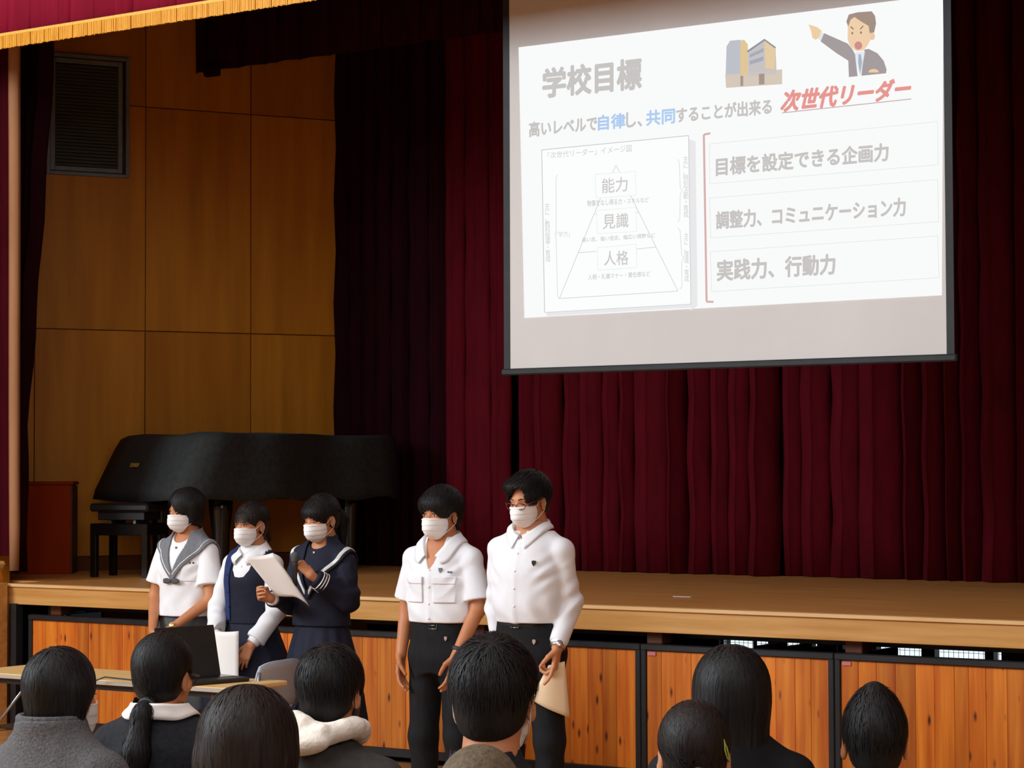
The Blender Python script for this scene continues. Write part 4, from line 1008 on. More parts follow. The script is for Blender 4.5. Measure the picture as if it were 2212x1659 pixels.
def trousers(p, mat='black_cloth', stance=.10, waist=1.045, feet=True, knee=(0, 0)):
    s_ = p.s; T = smooth_keys([(z * s_, cy * s_, rx * s_ + .008, ry * s_ + .008) for z, cy, rx, ry in ((.79, .0, .125, .095), (.86, .0, .162, .115), (.94, .0, .160, .110), (1.06, 0, .148, .102))])
    def fn(P):
        d = loft(P, T)
        for sx in (-1, 1):
            hip = (sx * .085 * s_, 0, .86 * s_); kn = (sx * (stance + .0) * s_, -.012, .48 * s_); an = (sx * (stance + .005) * s_, .012, .045)
            l = smin(cap(P, hip, kn, .088 * s_, .070 * s_), cap(P, kn, an, .070 * s_, .062 * s_), .03); d = smin(d, l, .045)
        d = d + wr(P, .003, p.seed, 16, 18); return np.maximum(np.maximum(d, P[:, 2] - waist * s_), .035 - P[:, 2])
    g = p.garment('trousers', fn, (-.28, -.20, .0), (.28, .20, waist * s_ + .03), mat, .009)
    if feet:
        for sx in (-1, 1):
            def ff(P): return smax(smin(ell(P, (sx * (stance + .01) * s_, -.075, .035), (.048, .115, .045)), ell(P, (sx * (stance + .005) * s_, .02, .05), (.040, .055, .055)), .03), .001 - P[:, 2], .004)
            p.garment('shoe', ff, (sx * .12 - .12, -.22, -.01), (sx * .12 + .12, .12, .13), 'maskwhite', .007)
    return g, fn
def add_glasses(p, mat='glasses'):
    fr_ = MB()
    for sx in (-1, 1):
        fr_.tube([(sx * .033 + .023 * math.cos(a), -.108 + .012 * abs(math.cos(a)) * (1 if math.cos(a) * sx > 0 else 0), -.008 + .0165 * math.sin(a) * (1 if math.sin(a) < 0 else .8)) for a in np.linspace(0, 2 * math.pi, 18)[:-1]], .0019, 6, closed=True)
        fr_.tube([(sx * .056, -.094, -.003), (sx * .076, -.078, .002), (sx * .082, -.03, .008), (sx * .085, .012, .010)], .0019, 6)
    fr_.tube([(-.011, -.110, -.004), (0, -.112, .0), (.011, -.110, -.004)], .0017, 6)
    mk('glasses', p.tw(fr_.V), fr_.F, mat, p.t, True)
def cr(K, n):      # Catmull-Rom through key rows
    K = np.array(K, float); m = len(K); out = []
    for t in np.linspace(0, m - 1 - 1e-6, n):
        i = int(t); u = t - i; p0, p1, p2, p3 = K[max(i - 1, 0)], K[i], K[min(i + 1, m - 1)], K[min(i + 2, m - 1)]
        out.append(.5 * ((2 * p1) + (-p0 + p2) * u + (2 * p0 - 5 * p1 + 4 * p2 - p3) * u ** 2 + (-p0 + 3 * p1 - 3 * p2 + p3) * u ** 3))
    return np.array(out)
def collar(p, st, fn, mat, name='collar', off=.006, thick=.0035, stand=.03, n=22, rows=5):
    """st = stations from centre back to front end: (xt,yt,zt, xo,yo,zo); mirrored to both sides; outer edge laid on the garment"""
    K = cr(st, n)
    for sx in (-1, 1):
        V = []
        for k_ in K:
            T_ = k_[:3] * (sx, 1, 1); O = k_[3:] * (sx, 1, 1); inner = T_ * (.97, .97, 1) - (0, 0, stand); V.append(inner)
            for j in range(rows + 1):
                v = j / rows; V.append(T_ + (O - T_) * v + np.array([0, 0, .004 * math.sin(math.pi * v)]))
        V = np.array(V); m = rows + 2; q = V.astype(f32); d = fn(q); g = grad(fn, q); idx = np.arange(len(V)) % m
        push = (idx >= 1) & (d < off); V = V + g * ((off - d) * push)[:, None]
        endp = (idx == m - 1); d = fn(V.astype(f32)); g = grad(fn, V.astype(f32)); V = V - g * ((d - off) * endp)[:, None]
        F = np.array([(i * m + j, (i + 1) * m + j, (i + 1) * m + j + 1, i * m + j + 1) for i in range(n - 1) for j in range(m - 1)])
        o = mk(name, V, F, mat, p.t, True); sm = o.modifiers.new('t', 'SOLIDIFY'); sm.thickness = thick; sm.offset = 0
def shell(base, off, th, reg, front=True, back=None):
    def fn(P):
        d = np.abs(base(P) - off) - th; r = reg(P[:, 0], P[:, 2], P[:, 1]); return smax(d, r, .002)
    return fn
def polyline2(x, z, pts, w_):
    d = np.full(len(x), 1e9, f32)
    for a, b in zip(pts[:-1], pts[1:]):
        ex, ez = b[0] - a[0], b[1] - a[1]; wx = x - a[0]; wz = z - a[1]; t = np.clip((wx * ex + wz * ez) / (ex * ex + ez * ez + 1e-9), 0, 1)
        d = np.minimum(d, np.hypot(wx - ex * t, wz - ez * t))
    return d - w_
def belt(p, z, keys, buckle_mat='silver', shift=.02):
    s_ = p.s; T = smooth_keys([(z - .10, 0, keys[0], keys[1]), (z, 0, keys[0], keys[1]), (z + .1, 0, keys[0], keys[1])])
    def fn(P): return smax(loft(P, T), np.abs(P[:, 2] - z) - .017, .003)
    b = p.garment('belt', fn, (-.22, -.16, z - .03), (.22, .16, z + .03), 'leather', .0055)
    y = surf(fn, shift, z); ring_ = MB(); pts = [(shift - .021, y - .004, z - .018), (shift + .021, y - .004, z - .018), (shift + .021, y - .004, z + .018), (shift - .021, y - .004, z + .018)]
    ring_.tube(pts, .0026, 6, closed=True); ring_.tube([(shift - .02, y - .004, z), (shift + .012, y - .007, z)], .0018, 6); ring_.build('buckle', buckle_mat, b, smooth=True); return b
def watch(p, el_, wr_, mat, strap, r=.030, f=.93, face_dir=(0.6, -.8, 0)):
    a = np.array(el_, float); b = np.array(wr_, float); c = a + (b - a) * f; d = (b - a) / np.linalg.norm(b - a)
    u = np.array(face_dir, float); u -= d * (u @ d); u /= np.linalg.norm(u); v = np.cross(d, u); mb = MB(); n = 22; V = []
    for w_, rr_ in ((-.009, r), (-.009, r + .004), (.009, r + .004), (.009, r)):
        for k in range(n): t = 2 * math.pi * k / n; V.append(c + d * w_ + (u * math.cos(t) + v * math.sin(t)) * rr_)
    mb.add(V, [(i * n + k, i * n + (k + 1) % n, ((i + 1) % 4) * n + (k + 1) % n, ((i + 1) % 4) * n + k) for i in range(4) for k in range(n)])
    o = mb.build('wristwatch', strap, p.t, smooth=True)
    V = []
    for q, hh in ((.013, r + .002), (.016, r + .005), (.016, r + .009), (.013, r + .011)):
        for k in range(16): t = 2 * math.pi * k / 16; V.append(c + u * hh + (d * math.cos(t) + v * math.sin(t)) * q)
    MB().add(V, [(i * 16 + k, i * 16 + (k + 1) % 16, (i + 1) * 16 + (k + 1) % 16, (i + 1) * 16 + k) for i in range(3) for k in range(16)] + [tuple(48 + k for k in range(16))]).build('watch_case', mat, o, smooth=True)
def side_hand(sx, wr_, L=.185, curl=(.25, .45, .35), d=(0, -.12, -1), n=None):
    return hand_caps(wr_, d, n or (-sx, -.15, 0), (0, -1, .1), L, curl)

RZ = math.radians(4)
# ---------- short-sleeved boy
def boy_short():
    p = Person('boy in white short-sleeved open-collar shirt and black trousers, dark watch, second from right', (-6.565, 8.85, 0), RZ, 1.675, 'm', head_yaw=-.10, head_pitch=.05, hair_t=.024, hs=.98, skin='skin_tan')
    s_ = p.s; p.add_head(); p.add_mask()
    sh = {1: (.156 * s_, .01, 1.328 * s_), -1: (-.156 * s_, .01, 1.328 * s_)}
    el_ = {1: (.203, .0, 1.085), -1: (-.212, .02, 1.08)}; wr_ = {1: (.155, -.115, .872), -1: (-.195, -.06, .860)}
    for sx in (-1, 1):
        hc, k = hand_caps(wr_[sx], (-sx * .10, -.22, -1), (-sx, .1, 0), (-sx * .1, -1, 0), .187, (.22, .35, .3))
        p.body_parts.append(arm_mesh(sh[sx], el_[sx], wr_[sx], hc, k, start=(sh[sx][0], sh[sx][1], 1.25)))
    watch(p, el_[1], wr_[1], 'rubber', 'rubber', .031, .90, (1, -.5, 0))
    K = [(.93, -.004, .146, .100), (1.00, -.006, .152, .106), (1.06, -.008, .160, .112), (1.18, -.006, .160, .108), (1.26, -.006, .160, .110), (1.33, .003, .150, .100), (1.40, .016, .112, .080), (1.46, .022, .066, .062), (1.50, .024, .058, .056)]
    body = torso('m', s_, .012, K); bare = torso('m', s_, 0)
    p.body_parts.append(nets(lambda P: body(P) + .013 + .05 * np.clip((1.16 * s_ - P[:, 2]) * 8, 0, .8), (-.24, -.16, .82), (.24, .14, 1.44), .0075))
    sl = [short_sleeve_fn(sh[sx], el_[sx], .82, .059, .073, sx + 3) for sx in (-1, 1)]
    V_ = [(0, 1.285 * s_), (-.018, 1.32 * s_), (-.050, 1.40 * s_), (-.07, 1.6), (.07, 1.6), (.050, 1.40 * s_), (.020, 1.32 * s_)]
    def shirt(P):
        z = P[:, 2]; d = body(P) + wr(P, .004, 3, 13, 5) + folds(P, 1.03, 8, .0055)
        d = smin(smin(d, sl[0](P), .016), sl[1](P), .016)
        d = d - .003 * np.exp(-((P[:, 0] - .004) / .012) ** 2) * (P[:, 1] < 0)
        d = smax(d, 1.018 - z, .004)
        v = np.maximum(poly2(P[:, 0], z, V_), P[:, 1] - .02); d = smax(d, -v, .004); return smax(smax(d, z - 1.425, .004), -cap(P, (0, .028, 1.38 * s_), (0, .02, 1.6), .060, .072), .004)
    g = p.garment('shirt', shirt, (-.34, -.20, .96), (.34, .18, 1.50), 'white_cloth', .0052)
    collar(p, [(0, .094, 1.452, 0, .125, 1.400), (.047, .076, 1.446, .070, .098, 1.398), (.066, .03, 1.428, .098, .036, 1.380), (.062, -.02, 1.400, .102, -.03, 1.350), (.046, -.06, 1.362, .092, -.09, 1.312), (.026, -.085, 1.330, .060, -.105, 1.298)], body, 'white_cloth', off=.006)
    for sx in (-1, 1):
        reg = lambda x, z, y, sx=sx: np.maximum(np.maximum(np.abs(x - sx * .082) - .052, np.abs(z - 1.175) - .060), y)
        Vp, Fp = nets(shell(lambda P: body(P) + wr(P, .004, 3, 13, 5) + folds(P, 1.03, 8, .0055), .004, .004, reg), (sx * .085 - .07, -.2, 1.10), (sx * .085 + .07, 0, 1.25), .0030); pk = mk('pocket', Vp, Fp, 'white_cloth', g, True)
        reg2 = lambda x, z, y, sx=sx: np.maximum(np.maximum(np.abs(x - sx * .082) - .054, np.abs(z - 1.222 + .10 * np.maximum(.02 - np.abs(x - sx * .082), 0) ) - .018), y)
        Vp, Fp = nets(shell(lambda P: body(P) + wr(P, .004, 3, 13, 5) + folds(P, 1.03, 8, .0055), .008, .004, reg2), (sx * .085 - .07, -.2, 1.19), (sx * .085 + .07, 0, 1.26), .0030); mk('pocket_flap', Vp, Fp, 'white_cloth', g, True)
    for z in (1.27, 1.19, 1.11, 1.04):
        y = surf(shirt, .006, z); MB().lathe([(.0005, -.0022), (.0048, -.0022), (.0048, 0), (.0005, 0)], (.006, y, z), 10, 'y').build('button', 'maskwhite', g, smooth=True)
    badge(g, shirt, .062, 1.268)
    y = surf(shirt, .100, 1.262)
    for dx in (0, .014): MB().box((.096 + dx, y - .004, 1.257), (.105 + dx, y + .004, 1.265)).build('embroidery', 'grey_cloth', g)
    tr, tf = trousers(p, waist=1.035)
    belt(p, 1.008, (.152 * s_ + .004, .106 * s_ + .004)); y = surf(tf, .085, .945); badge(tr, tf, .085, .945, mat='silver', sz=.010)
    base = hair_base(.020, .02)
    cuts = [opening(.030, .060, .10), lambda P: ears_out(P, (.026, .028, .036), (.086, -.002, -.022)), nape(-.028, -.085)]
    p.add_hair(lambda P: smin(base(P), ell(P, (0, -.030, .052), (.086, .082, .058)), .02), cuts, n=2600, steps=10, step=.011, over=(-.010, .003), lift=.003, wid=.0017)
    p.finish(); return p
boy_short()

# ---------- tall boy with glasses
def boy_long():
    p = Person('tall boy with glasses in white long-sleeved shirt holding a cream paper, rightmost standing', (-6.02, 8.80, 0), RZ, 1.742, 'm', head_yaw=-.12, head_pitch=.17, hair_t=.022, hs=.98)
    s_ = p.s; p.add_head(); p.add_mask()
    sh = {1: (.160, .01, 1.362), -1: (-.160, .01, 1.362)}
    el_ = {1: (.192, .045, 1.125), -1: (-.208, .05, 1.11)}; wr_ = {1: (.190, -.075, .935), -1: (-.180, .03, .91)}
    hc, k = hand_caps(wr_[1], (-.05, -.15, -1), (-1, -.2, 0), (-.2, -1, 0), .19, ((.2, .25, .2), (.9, 1.1, .8), (1.0, 1.2, .8), (1.0, 1.2, .8)), tcurl=.6)
    p.body_parts.append(arm_mesh(sh[1], el_[1], wr_[1], hc, k, r=(.042, .034, .027)))
    hc, k = side_hand(-1, wr_[-1]); p.body_parts.append(arm_mesh(sh[-1], el_[-1], wr_[-1], hc, k, r=(.042, .034, .027)))
    watch(p, el_[1], wr_[1], 'silver', 'silver', .031, .98, (.6, -.9, 0))
    K = [(.97, -.004, .148, .104), (1.02, -.006, .154, .112), (1.08, -.012, .164, .122), (1.18, -.012, .166, .120), (1.26, -.008, .166, .116), (1.33, .003, .154, .102), (1.40, .016, .118, .082), (1.46, .022, .068, .063), (1.50, .024, .060, .058)]
    body = torso('m', s_, .012, K); bare = torso('m', s_, 0)
    p.body_parts.append(nets(lambda P: body(P) + .013 + .05 * np.clip((1.16 * s_ - P[:, 2]) * 8, 0, .8), (-.24, -.16, .82), (.24, .14, 1.49), .0075))
    sl = [sleeve_fn(sh[sx], el_[sx], wr_[sx], (.059, .054, .042), .90, sx + 7, .006) for sx in (-1, 1)]
    def shirt(P):
        z = P[:, 2]; d = body(P) + wr(P, .004, 8, 12, 5) + folds(P, 1.05, 3, .0055)
        d = smax(d, 1.040 - z, .004); d = smin(smin(d, sl[0](P), .016), sl[1](P), .016)
        d = d - .003 * np.exp(-((P[:, 0] - .002) / .014) ** 2) * (P[:, 1] < 0)
        return smax(smax(d, z - 1.462, .004), -smin(cap(P, (0, .028, 1.41), (0, .02, 1.6), .060, .066), cap(P, (0, -.10, 1.465), (0, -.10, 1.6), .048, .06), .01), .004)
    g = p.garment('shirt', shirt, (-.34, -.22, .88), (.34, .20, 1.53), 'white_cloth', .0054)
    for sx in (-1, 1):
        a = np.array(el_[sx]); b = np.array(wr_[sx]); c0_ = a + (b - a) * .80; c1_ = a + (b - a) * .965
        dirn = A(*((b - a) / np.linalg.norm(b - a)))
        p.garment('cuff', lambda P: smax(smax(cap(P, c0_, c1_, .037, .036), (P - A(*c1_)) @ dirn, .002), -((P - A(*c0_)) @ dirn), .002), np.minimum(c0_, c1_) - .05, np.maximum(c0_, c1_) + .05, 'white_cloth', .0045, g)
    Z = s_
    collar(p, [(0, .095, 1.480 * Z, 0, .118, 1.438 * Z), (.045, .078, 1.476 * Z, .062, .098, 1.442 * Z), (.064, .03, 1.458 * Z, .082, .032, 1.416 * Z), (.058, -.022, 1.436 * Z, .080, -.035, 1.396 * Z), (.036, -.058, 1.416 * Z, .062, -.085, 1.373 * Z), (.006, -.074, 1.404 * Z, .034, -.11, 1.348 * Z)], body, 'white_cloth', off=.005)
    for z in (1.36, 1.28, 1.20, 1.12):
        y = surf(shirt, .004, z); MB().lathe([(.0005, -.0022), (.0048, -.0022), (.0048, 0), (.0005, 0)], (.004, y, z), 10, 'y').build('button', 'maskwhite', g, smooth=True)
    badge(g, shirt, .090, 1.315, mat='eye_dark', sz=.012)
    tr, tf = trousers(p, waist=1.028, stance=.105)
    belt(p, 1.037, (.154 * s_ + .004, .108 * s_ + .006), shift=-.01); badge(tr, tf, .085, .955, mat='silver', sz=.011)
    base = hair_base(.017, .01)
    def op(P):
        return -np.minimum(ell(P, (.0, -.125, -.02), (.062, .090, .090)), ell(P, (.014, -.12, .045), (.040, .07, .036)))
    cuts = [op, lambda P: ears_out(P, (.026, .030, .038), (.086, .0, -.014)), nape(-.025, -.075)]
    fl = lambda P: flow_down((0, .07, .13), .9, .55)(P) + A(-.25, -.1, 0)
    p.add_hair(lambda P: smin(base(P), ell(P, (-.01, -.030, .078), (.076, .076, .038)), .02), cuts, n=2600, steps=8, step=.010, over=(-.002, .008), off=(.001, .009), lift=.007, wid=.0016, flow=fl)
    add_glasses(p)
    p.finish()
    # sheet of paper in the left hand
    hx, hy, hz = wr_[1][0] - .008, wr_[1][1] - .045, wr_[1][2] - .115
    V = []; n1, n2 = 8, 10
    TL, TR, BL, BR = np.array([hx - .035, hy + .035, hz + .030]), np.array([hx + .040, hy + .055, hz + .050]), np.array([hx - .115, hy + .01, hz - .125]), np.array([hx + .040, hy + .10, hz - .21])
    for j in range(n2 + 1):
        for i in range(n1 + 1):
            u, v = i / n1, j / n2; q = (TL * (1 - u) + TR * u) * (1 - v) + (BL * (1 - u) + BR * u) * v; q = q + np.array([0, -.018, 0]) * math.sin(math.pi * u) * (.3 + v); V.append(q)
    F = np.array([(j * (n1 + 1) + i, (j + 1) * (n1 + 1) + i, (j + 1) * (n1 + 1) + i + 1, j * (n1 + 1) + i + 1) for j in range(n2) for i in range(n1)])
    o = mk('paper_sheet', V, F, 'paper_tan', None, True); o.location = p.t.location; o.rotation_euler = p.t.rotation_euler; sm = o.modifiers.new('t', 'SOLIDIFY'); sm.thickness = .0008
    tag(o, 'cream sheet of paper hanging from the hand of the tall boy', 'paper')
boy_long()

def skirt_fn(s_, keys, pleats=14, amp=.045, ph=0.0, zt=1.0):
    T = smooth_keys(keys)
    def fold(th, z): return amp * np.clip((zt - z) * 5, 0, 1) * (np.abs(((th * pleats / math.pi + ph) % 2) - 1) - .5)
    return lambda P: loft(P, T, fold=fold)
def girl_legs(p, h=.009):
    def fn(P):
        d = None
        for sx in (-1, 1):
            l = smin(cap(P, (sx * .08, 0, .78), (sx * .075, -.01, .46), .070, .050), cap(P, (sx * .075, .01, .44), (sx * .075, .015, .06), .048, .032), .02); d = l if d is None else np.minimum(d, l)
        return d
    p.body_parts.append(nets(fn, (-.18, -.12, .05), (.18, .12, .83), h))
    for sx in (-1, 1):
        def ff(P): return smax(smin(ell(P, (sx * .078, -.065, .033), (.042, .105, .042)), ell(P, (sx * .078, .02, .05), (.036, .050, .055)), .03), .001 - P[:, 2], .004)
        p.garment('shoe', ff, (sx * .08 - .09, -.20, -.01), (sx * .08 + .09, .11, .13), 'maskwhite', .008)

# ---------- girl in grey-collared sailor blouse
def girl_sailor():
    p = Person('girl in white sailor blouse with grey collar and bow, short black hair, leftmost standing', (-8.638, 9.3, 0), RZ, 1.655, 'f', head_yaw=-.28, head_pitch=.06, hair_t=.022, hs=.92, skin='skin_tan')
    s_ = p.s; p.add_head(); p.add_mask()
    sh = {1: (.145, .01, 1.298), -1: (-.145, .01, 1.298)}; el_ = {1: (.195, -.035, 1.045), -1: (-.205, -.02, 1.05)}; wr_ = {1: (.045, -.20, .885), -1: (-.065, -.205, .875)}
    for sx in (-1, 1):
        hc, k = hand_caps(wr_[sx], (-sx * .55, -.25, -.75), (-sx * .5, .8, 0), (-sx * .5, -.3, .6), .165, (.35, .4, .3)); p.body_parts.append(arm_mesh(sh[sx], el_[sx], wr_[sx], hc, k, r=(.042, .034, .023)))
    watch(p, el_[1], wr_[1], 'watch_gold', 'watch_gold', .0265, .90, (.2, -1, .4))
    K = [(.95, -.002, .170, .124), (1.02, -.002, .160, .115), (1.10, -.004, .152, .106), (1.18, -.008, .148, .106), (1.26, -.010, .146, .106), (1.33, .0, .138, .094), (1.39, .014, .105, .076), (1.45, .020, .060, .058), (1.50, .022, .050, .050)]
    body = torso('f', s_, .010, K); bare = torso('f', s_, 0)
    p.body_parts.append(nets(lambda P: body(P) + .013 + .05 * np.clip((1.16 * s_ - P[:, 2]) * 8, 0, .8), (-.24, -.16, .82), (.24, .14, 1.42), .0075))
    sl = [short_sleeve_fn(sh[sx], el_[sx], .70, .057, .076, sx + 1) for sx in (-1, 1)]
    cloth = lambda P: body(P) + wr(P, .0038, 2, 13, 4) + folds(P, .98, 5, .0045)
    def blouse(P):
        z = P[:, 2]; d = smin(smin(cloth(P), sl[0](P), .016), sl[1](P), .016); d = smax(smax(d, .955 - z, .004), z - 1.415, .003)
        return smax(d, -smin(cap(P, (0, -.03, 1.395), (0, .02, 1.6), .055, .075), cap(P, (0, -.10, 1.40), (0, -.10, 1.6), .052, .06), .01), .003)
    g = p.garment('blouse', blouse, (-.33, -.21, .93), (.33, .19, 1.47), 'white_cloth2', .0052)
    outer = lambda P: smin(smin(cloth(P), sl[0](P), .016), sl[1](P), .016)
    half = [(.048, 1.46), (.10, 1.50), (.172, 1.47), (.188, 1.37), (.165, 1.325), (.060, 1.215), (.012, 1.158), (0, 1.150), (0, 1.195), (.022, 1.245), (.052, 1.33), (.058, 1.39)]
    def reg(x, z, y):
        ax = np.abs(x); fr2 = poly2(ax, z, half); bk2 = np.maximum(np.maximum(ax - .185, 1.19 - z), z - 1.6); d = np.where(y < .012, fr2, np.minimum(bk2, 1)); nk = cap(np.stack([x, y, z], 1), (0, .024, 1.37), (0, .02, 1.6), .066, .078); return np.maximum(np.maximum(d, -nk), z - 1.420 - .25 * np.maximum(y, 0))
    V, F = nets(shell(outer, .008, .0045, reg), (-.23, -.20, 1.12), (.23, .17, 1.47), .0045); col = mk('sailor_collar', V, F, 'grey_cloth', p.t, True)
    def reg2(x, z, y):
        ax = np.abs(x); return np.where(y < .012, polyline2(ax, z, [(.150, 1.47), (.163, 1.38), (.140, 1.325), (.048, 1.228), (.008, 1.182)], .0034), np.maximum(polyline2(ax, z, [(.163, 1.45), (.163, 1.215), (0, 1.215)], .0034), -1))
    V, F = nets(shell(outer, .0135, .0022, reg2), (-.20, -.20, 1.15), (.20, .17, 1.47), .0032); mk('collar_stripe', V, F, 'stripe', col, True)
    y = surf(outer, 0, 1.15)
    bow = lambda P: smin(smin(ell(P, (-.030, y - .014, 1.147), (.030, .009, .0155)), ell(P, (.030, y - .014, 1.147), (.030, .009, .0155)), .004), ell(P, (0, y - .018, 1.147), (.010, .010, .011)), .003)
    bow2 = lambda P: smax(bow(P), -cap(P, (-.062, y - .03, 1.147), (-.062, y + .03, 1.147), .012, .012), .003)
    V, F = nets(bow2, (-.07, y - .03, 1.12), (.07, y + .01, 1.175), .003); mk('ribbon_bow', V, F, 'grey_skirt', p.t, True)
    y = surf(outer, 0, 1.325); MB().lathe([(.0005, -.003), (.0075, -.003), (.0075, 0), (.0005, 0)], (0, y, 1.325), 12, 'y').build('snap_button', 'grey_cloth', g, smooth=True)
    for dx in (.098, .114): y = surf(outer, dx, 1.245); MB().box((dx - .004, y - .003, 1.241), (dx + .004, y + .003, 1.249)).build('embroidery', 'eye_dark', g)
    reg3 = lambda x, z, y: np.maximum(np.maximum(np.abs(x - .098) - .040, np.abs(z - 1.19) - .045), y); V, F = nets(shell(cloth, .001, .0042, reg3), (.04, -.2, 1.13), (.16, 0, 1.25), .0030); mk('pocket', V, F, 'white_cloth2', g, True)
    sk = skirt_fn(s_, [(.45, .0, .230, .200), (.60, 0, .212, .178), (.80, .0, .180, .138), (.92, 0, .160, .115), (1.0, 0, .135, .095)], 10, .05); p.garment('skirt', sk, (-.27, -.24, .44), (.27, .24, 1.0), 'grey_skirt', .0085)
    girl_legs(p)
    base = hair_base(.020, .03)
    b2 = lambda P: smin(base(P), cap(np.stack([np.abs(P[:, 0]), P[:, 1], P[:, 2]], 1), (.070, .000, .03), (.066, .004, -.055), .030, .020), .02)
    def op(P):    # parted fringe: opening narrow at the brow, hair sweeping over her left cheek
        return -smin(ell(P, (-.010, -.125, -.035), (.056, .090, .088)), ell(P, (-.018, -.125, .040), (.026, .08, .036)), .02)
    cuts = [op, nape(-.080, -.100)]
    fl = lambda P: flow_down((0, -.01, .16), 1.0, .9)(P)
    p.add_hair(b2, cuts, n=2600, steps=14, step=.011, over=(-.002, .008), wid=.0016, flow=fl)
    p.finish()
girl_sailor()

# ---------- girl in navy pinafore
def girl_pinafore():
    p = Person('girl in navy pinafore dress over white long-sleeved blouse holding white paper', (-8.163, 9.3, 0), RZ, 1.580, 'f', head_yaw=-.12, head_pitch=.05, hair_t=.014, hs=.93)
    s_ = p.s; p.add_head(); p.add_mask()
    sh = {1: (.138, .01, 1.238), -1: (-.138, .01, 1.238)}; el_ = {1: (.200, -.045, 1.005), -1: (-.205, -.035, 1.0)}; wr_ = {1: (.130, -.175, .830), -1: (-.085, -.20, .845)}
    for sx in (-1, 1):
        hc, k = hand_caps(wr_[sx], (-sx * .35, -.32, -.85), (-sx * .35, .6, -.2), (-sx * .9, -.3, .2), .16, (.35, .4, .3), spread=.2, tcurl=.1); p.body_parts.append(arm_mesh(sh[sx], el_[sx], wr_[sx], hc, k, r=(.036, .030, .023)))
    K = [(.93, .0, .150, .105), (1.02, -.002, .135, .096), (1.10, -.004, .134, .096), (1.18, -.008, .138, .100), (1.26, -.010, .142, .104), (1.33, .0, .136, .092), (1.39, .014, .098, .072), (1.45, .020, .058, .057), (1.50, .022, .050, .050)]
    body = torso('f', s_, .010, K); bare = torso('f', s_, 0)
    p.body_parts.append(nets(lambda P: body(P) + .013 + .05 * np.clip((1.16 * s_ - P[:, 2]) * 8, 0, .8), (-.24, -.16, .82), (.24, .14, 1.37), .0075))
    sl = [sleeve_fn(sh[sx], el_[sx], wr_[sx], (.052, .056, .050), .86, sx + 21, .006) for sx in (-1, 1)]
    full = lambda P: smin(smin(body(P) + wr(P, .0025, 4, 13, 5), sl[0](P), .016), sl[1](P), .016)
    def blouse(P): return smax(np.where((np.abs(P[:, 0]) < .15) & (P[:, 2] < .95), .05, full(P)), -cap(P, (0, .02, 1.315), (0, .02, 1.5), .053, .060), .003)
    def blouse_(P): return smax(smax(smax(full(P), P[:, 2] - 1.345, .003), np.where(np.abs(P[:, 0]) < .10, .95 - P[:, 2], -1), .004), -smin(cap(P, (0, .02, 1.300), (0, .02, 1.5), .053, .060), cap(P, (0, -.10, 1.345), (0, -.1, 1.5), .026, .04), .01), .003)
    g = p.garment('blouse', blouse_, (-.30, -.27, .80), (.30, .16, 1.40), 'white_cloth2', .0052)
    for sx in (-1, 1):
        a = np.array(el_[sx]); b = np.array(wr_[sx]); c0_ = a + (b - a) * .80; c1_ = a + (b - a) * .97; dirn = A(*((b - a) / np.linalg.norm(b - a)))
        p.garment('cuff', lambda P: smax(smax(cap(P, c0_, c1_, .036, .033), (P - A(*c1_)) @ dirn, .002), -((P - A(*c0_)) @ dirn), .002), np.minimum(c0_, c1_) - .05, np.maximum(c0_, c1_) + .05, 'white_cloth2', .0045, g)
    collar(p, [(0, .080, 1.368, 0, .108, 1.322), (.042, .064, 1.364, .070, .084, 1.316), (.060, .02, 1.350, .100, .024, 1.304), (.054, -.025, 1.328, .102, -.045, 1.284), (.034, -.055, 1.318, .080, -.095, 1.262), (.006, -.075, 1.298, .040, -.11, 1.250)], body, 'white_cloth2', off=.006)
    # pinafore bodice
    def bod(P):
        ax = np.abs(P[:, 0]); z = P[:, 2]; d = body(P) - .008 + wr(P, .002, 5, 12, 5)
        neck = poly2(ax, z, [(-.01, 1.175), (.030, 1.180), (.056, 1.215), (.066, 1.30), (.072, 1.55), (-.01, 1.55)]); neck = np.where(P[:, 1] < .02, neck, poly2(ax, z, [(-.01, 1.30), (.06, 1.32), (.07, 1.55), (-.01, 1.55)]))
        d = smax(d, -neck, .004); d = smax(d, ax - .128 - .10 * np.clip(1.17 - z, 0, .05), .01); d = smax(d, -cap(P, (0, .02, 1.315), (0, .02, 1.5), .082, .086), .004)
        d = d - .0025 * np.exp(-((P[:, 0] + .045) / .006) ** 2) * (P[:, 1] < 0) * (z < 1.25)
        return smax(d, .93 - z, .004)
    gb = p.garment('pinafore_bodice', bod, (-.17, -.19, .91), (.17, .15, 1.40), 'navy', .0052)
    reg = lambda x, z, y: np.maximum(poly2(x, z, [(-.135, 1.45), (-.150, .945), (-.070, .945), (-.062, 1.17), (-.062, 1.30), (-.055, 1.45)]), y)
    V, F = nets(shell(bod, .004, .003, reg), (-.15, -.19, .93), (-.04, .03, 1.40), .0042); mk('lit_front_panel', V, F, 'navy_lit', gb, True)  # lit side of the bodice front, its sheen painted as a bluer panel
    for z in (1.02, 1.10, 1.19): y = surf(bod, -.075, z); MB().lathe([(.0005, -.006), (.007, -.006), (.008, 0), (.0005, 0)], (-.075, y - .004, z), 12, 'y').build('button', 'navy_lit', gb, smooth=True)
    for z in (1.285, 1.235): y = surf(full, .004, z); MB().lathe([(.0005, -.003), (.005, -.003), (.005, 0), (.0005, 0)], (.004, y, z), 10, 'y').build('button', 'maskwhite', g, smooth=True)
    sk = skirt_fn(s_, [(.42, .0, .290, .240), (.55, 0, .262, .215), (.75, .0, .205, .160), (.88, 0, .160, .118), (.945, 0, .138, .100)], 12, .06); p.garment('pleated_skirt', sk, (-.33, -.28, .41), (.33, .28, .95), 'navy', .0085)
    girl_legs(p)
    base = hair_base(.010, .0)
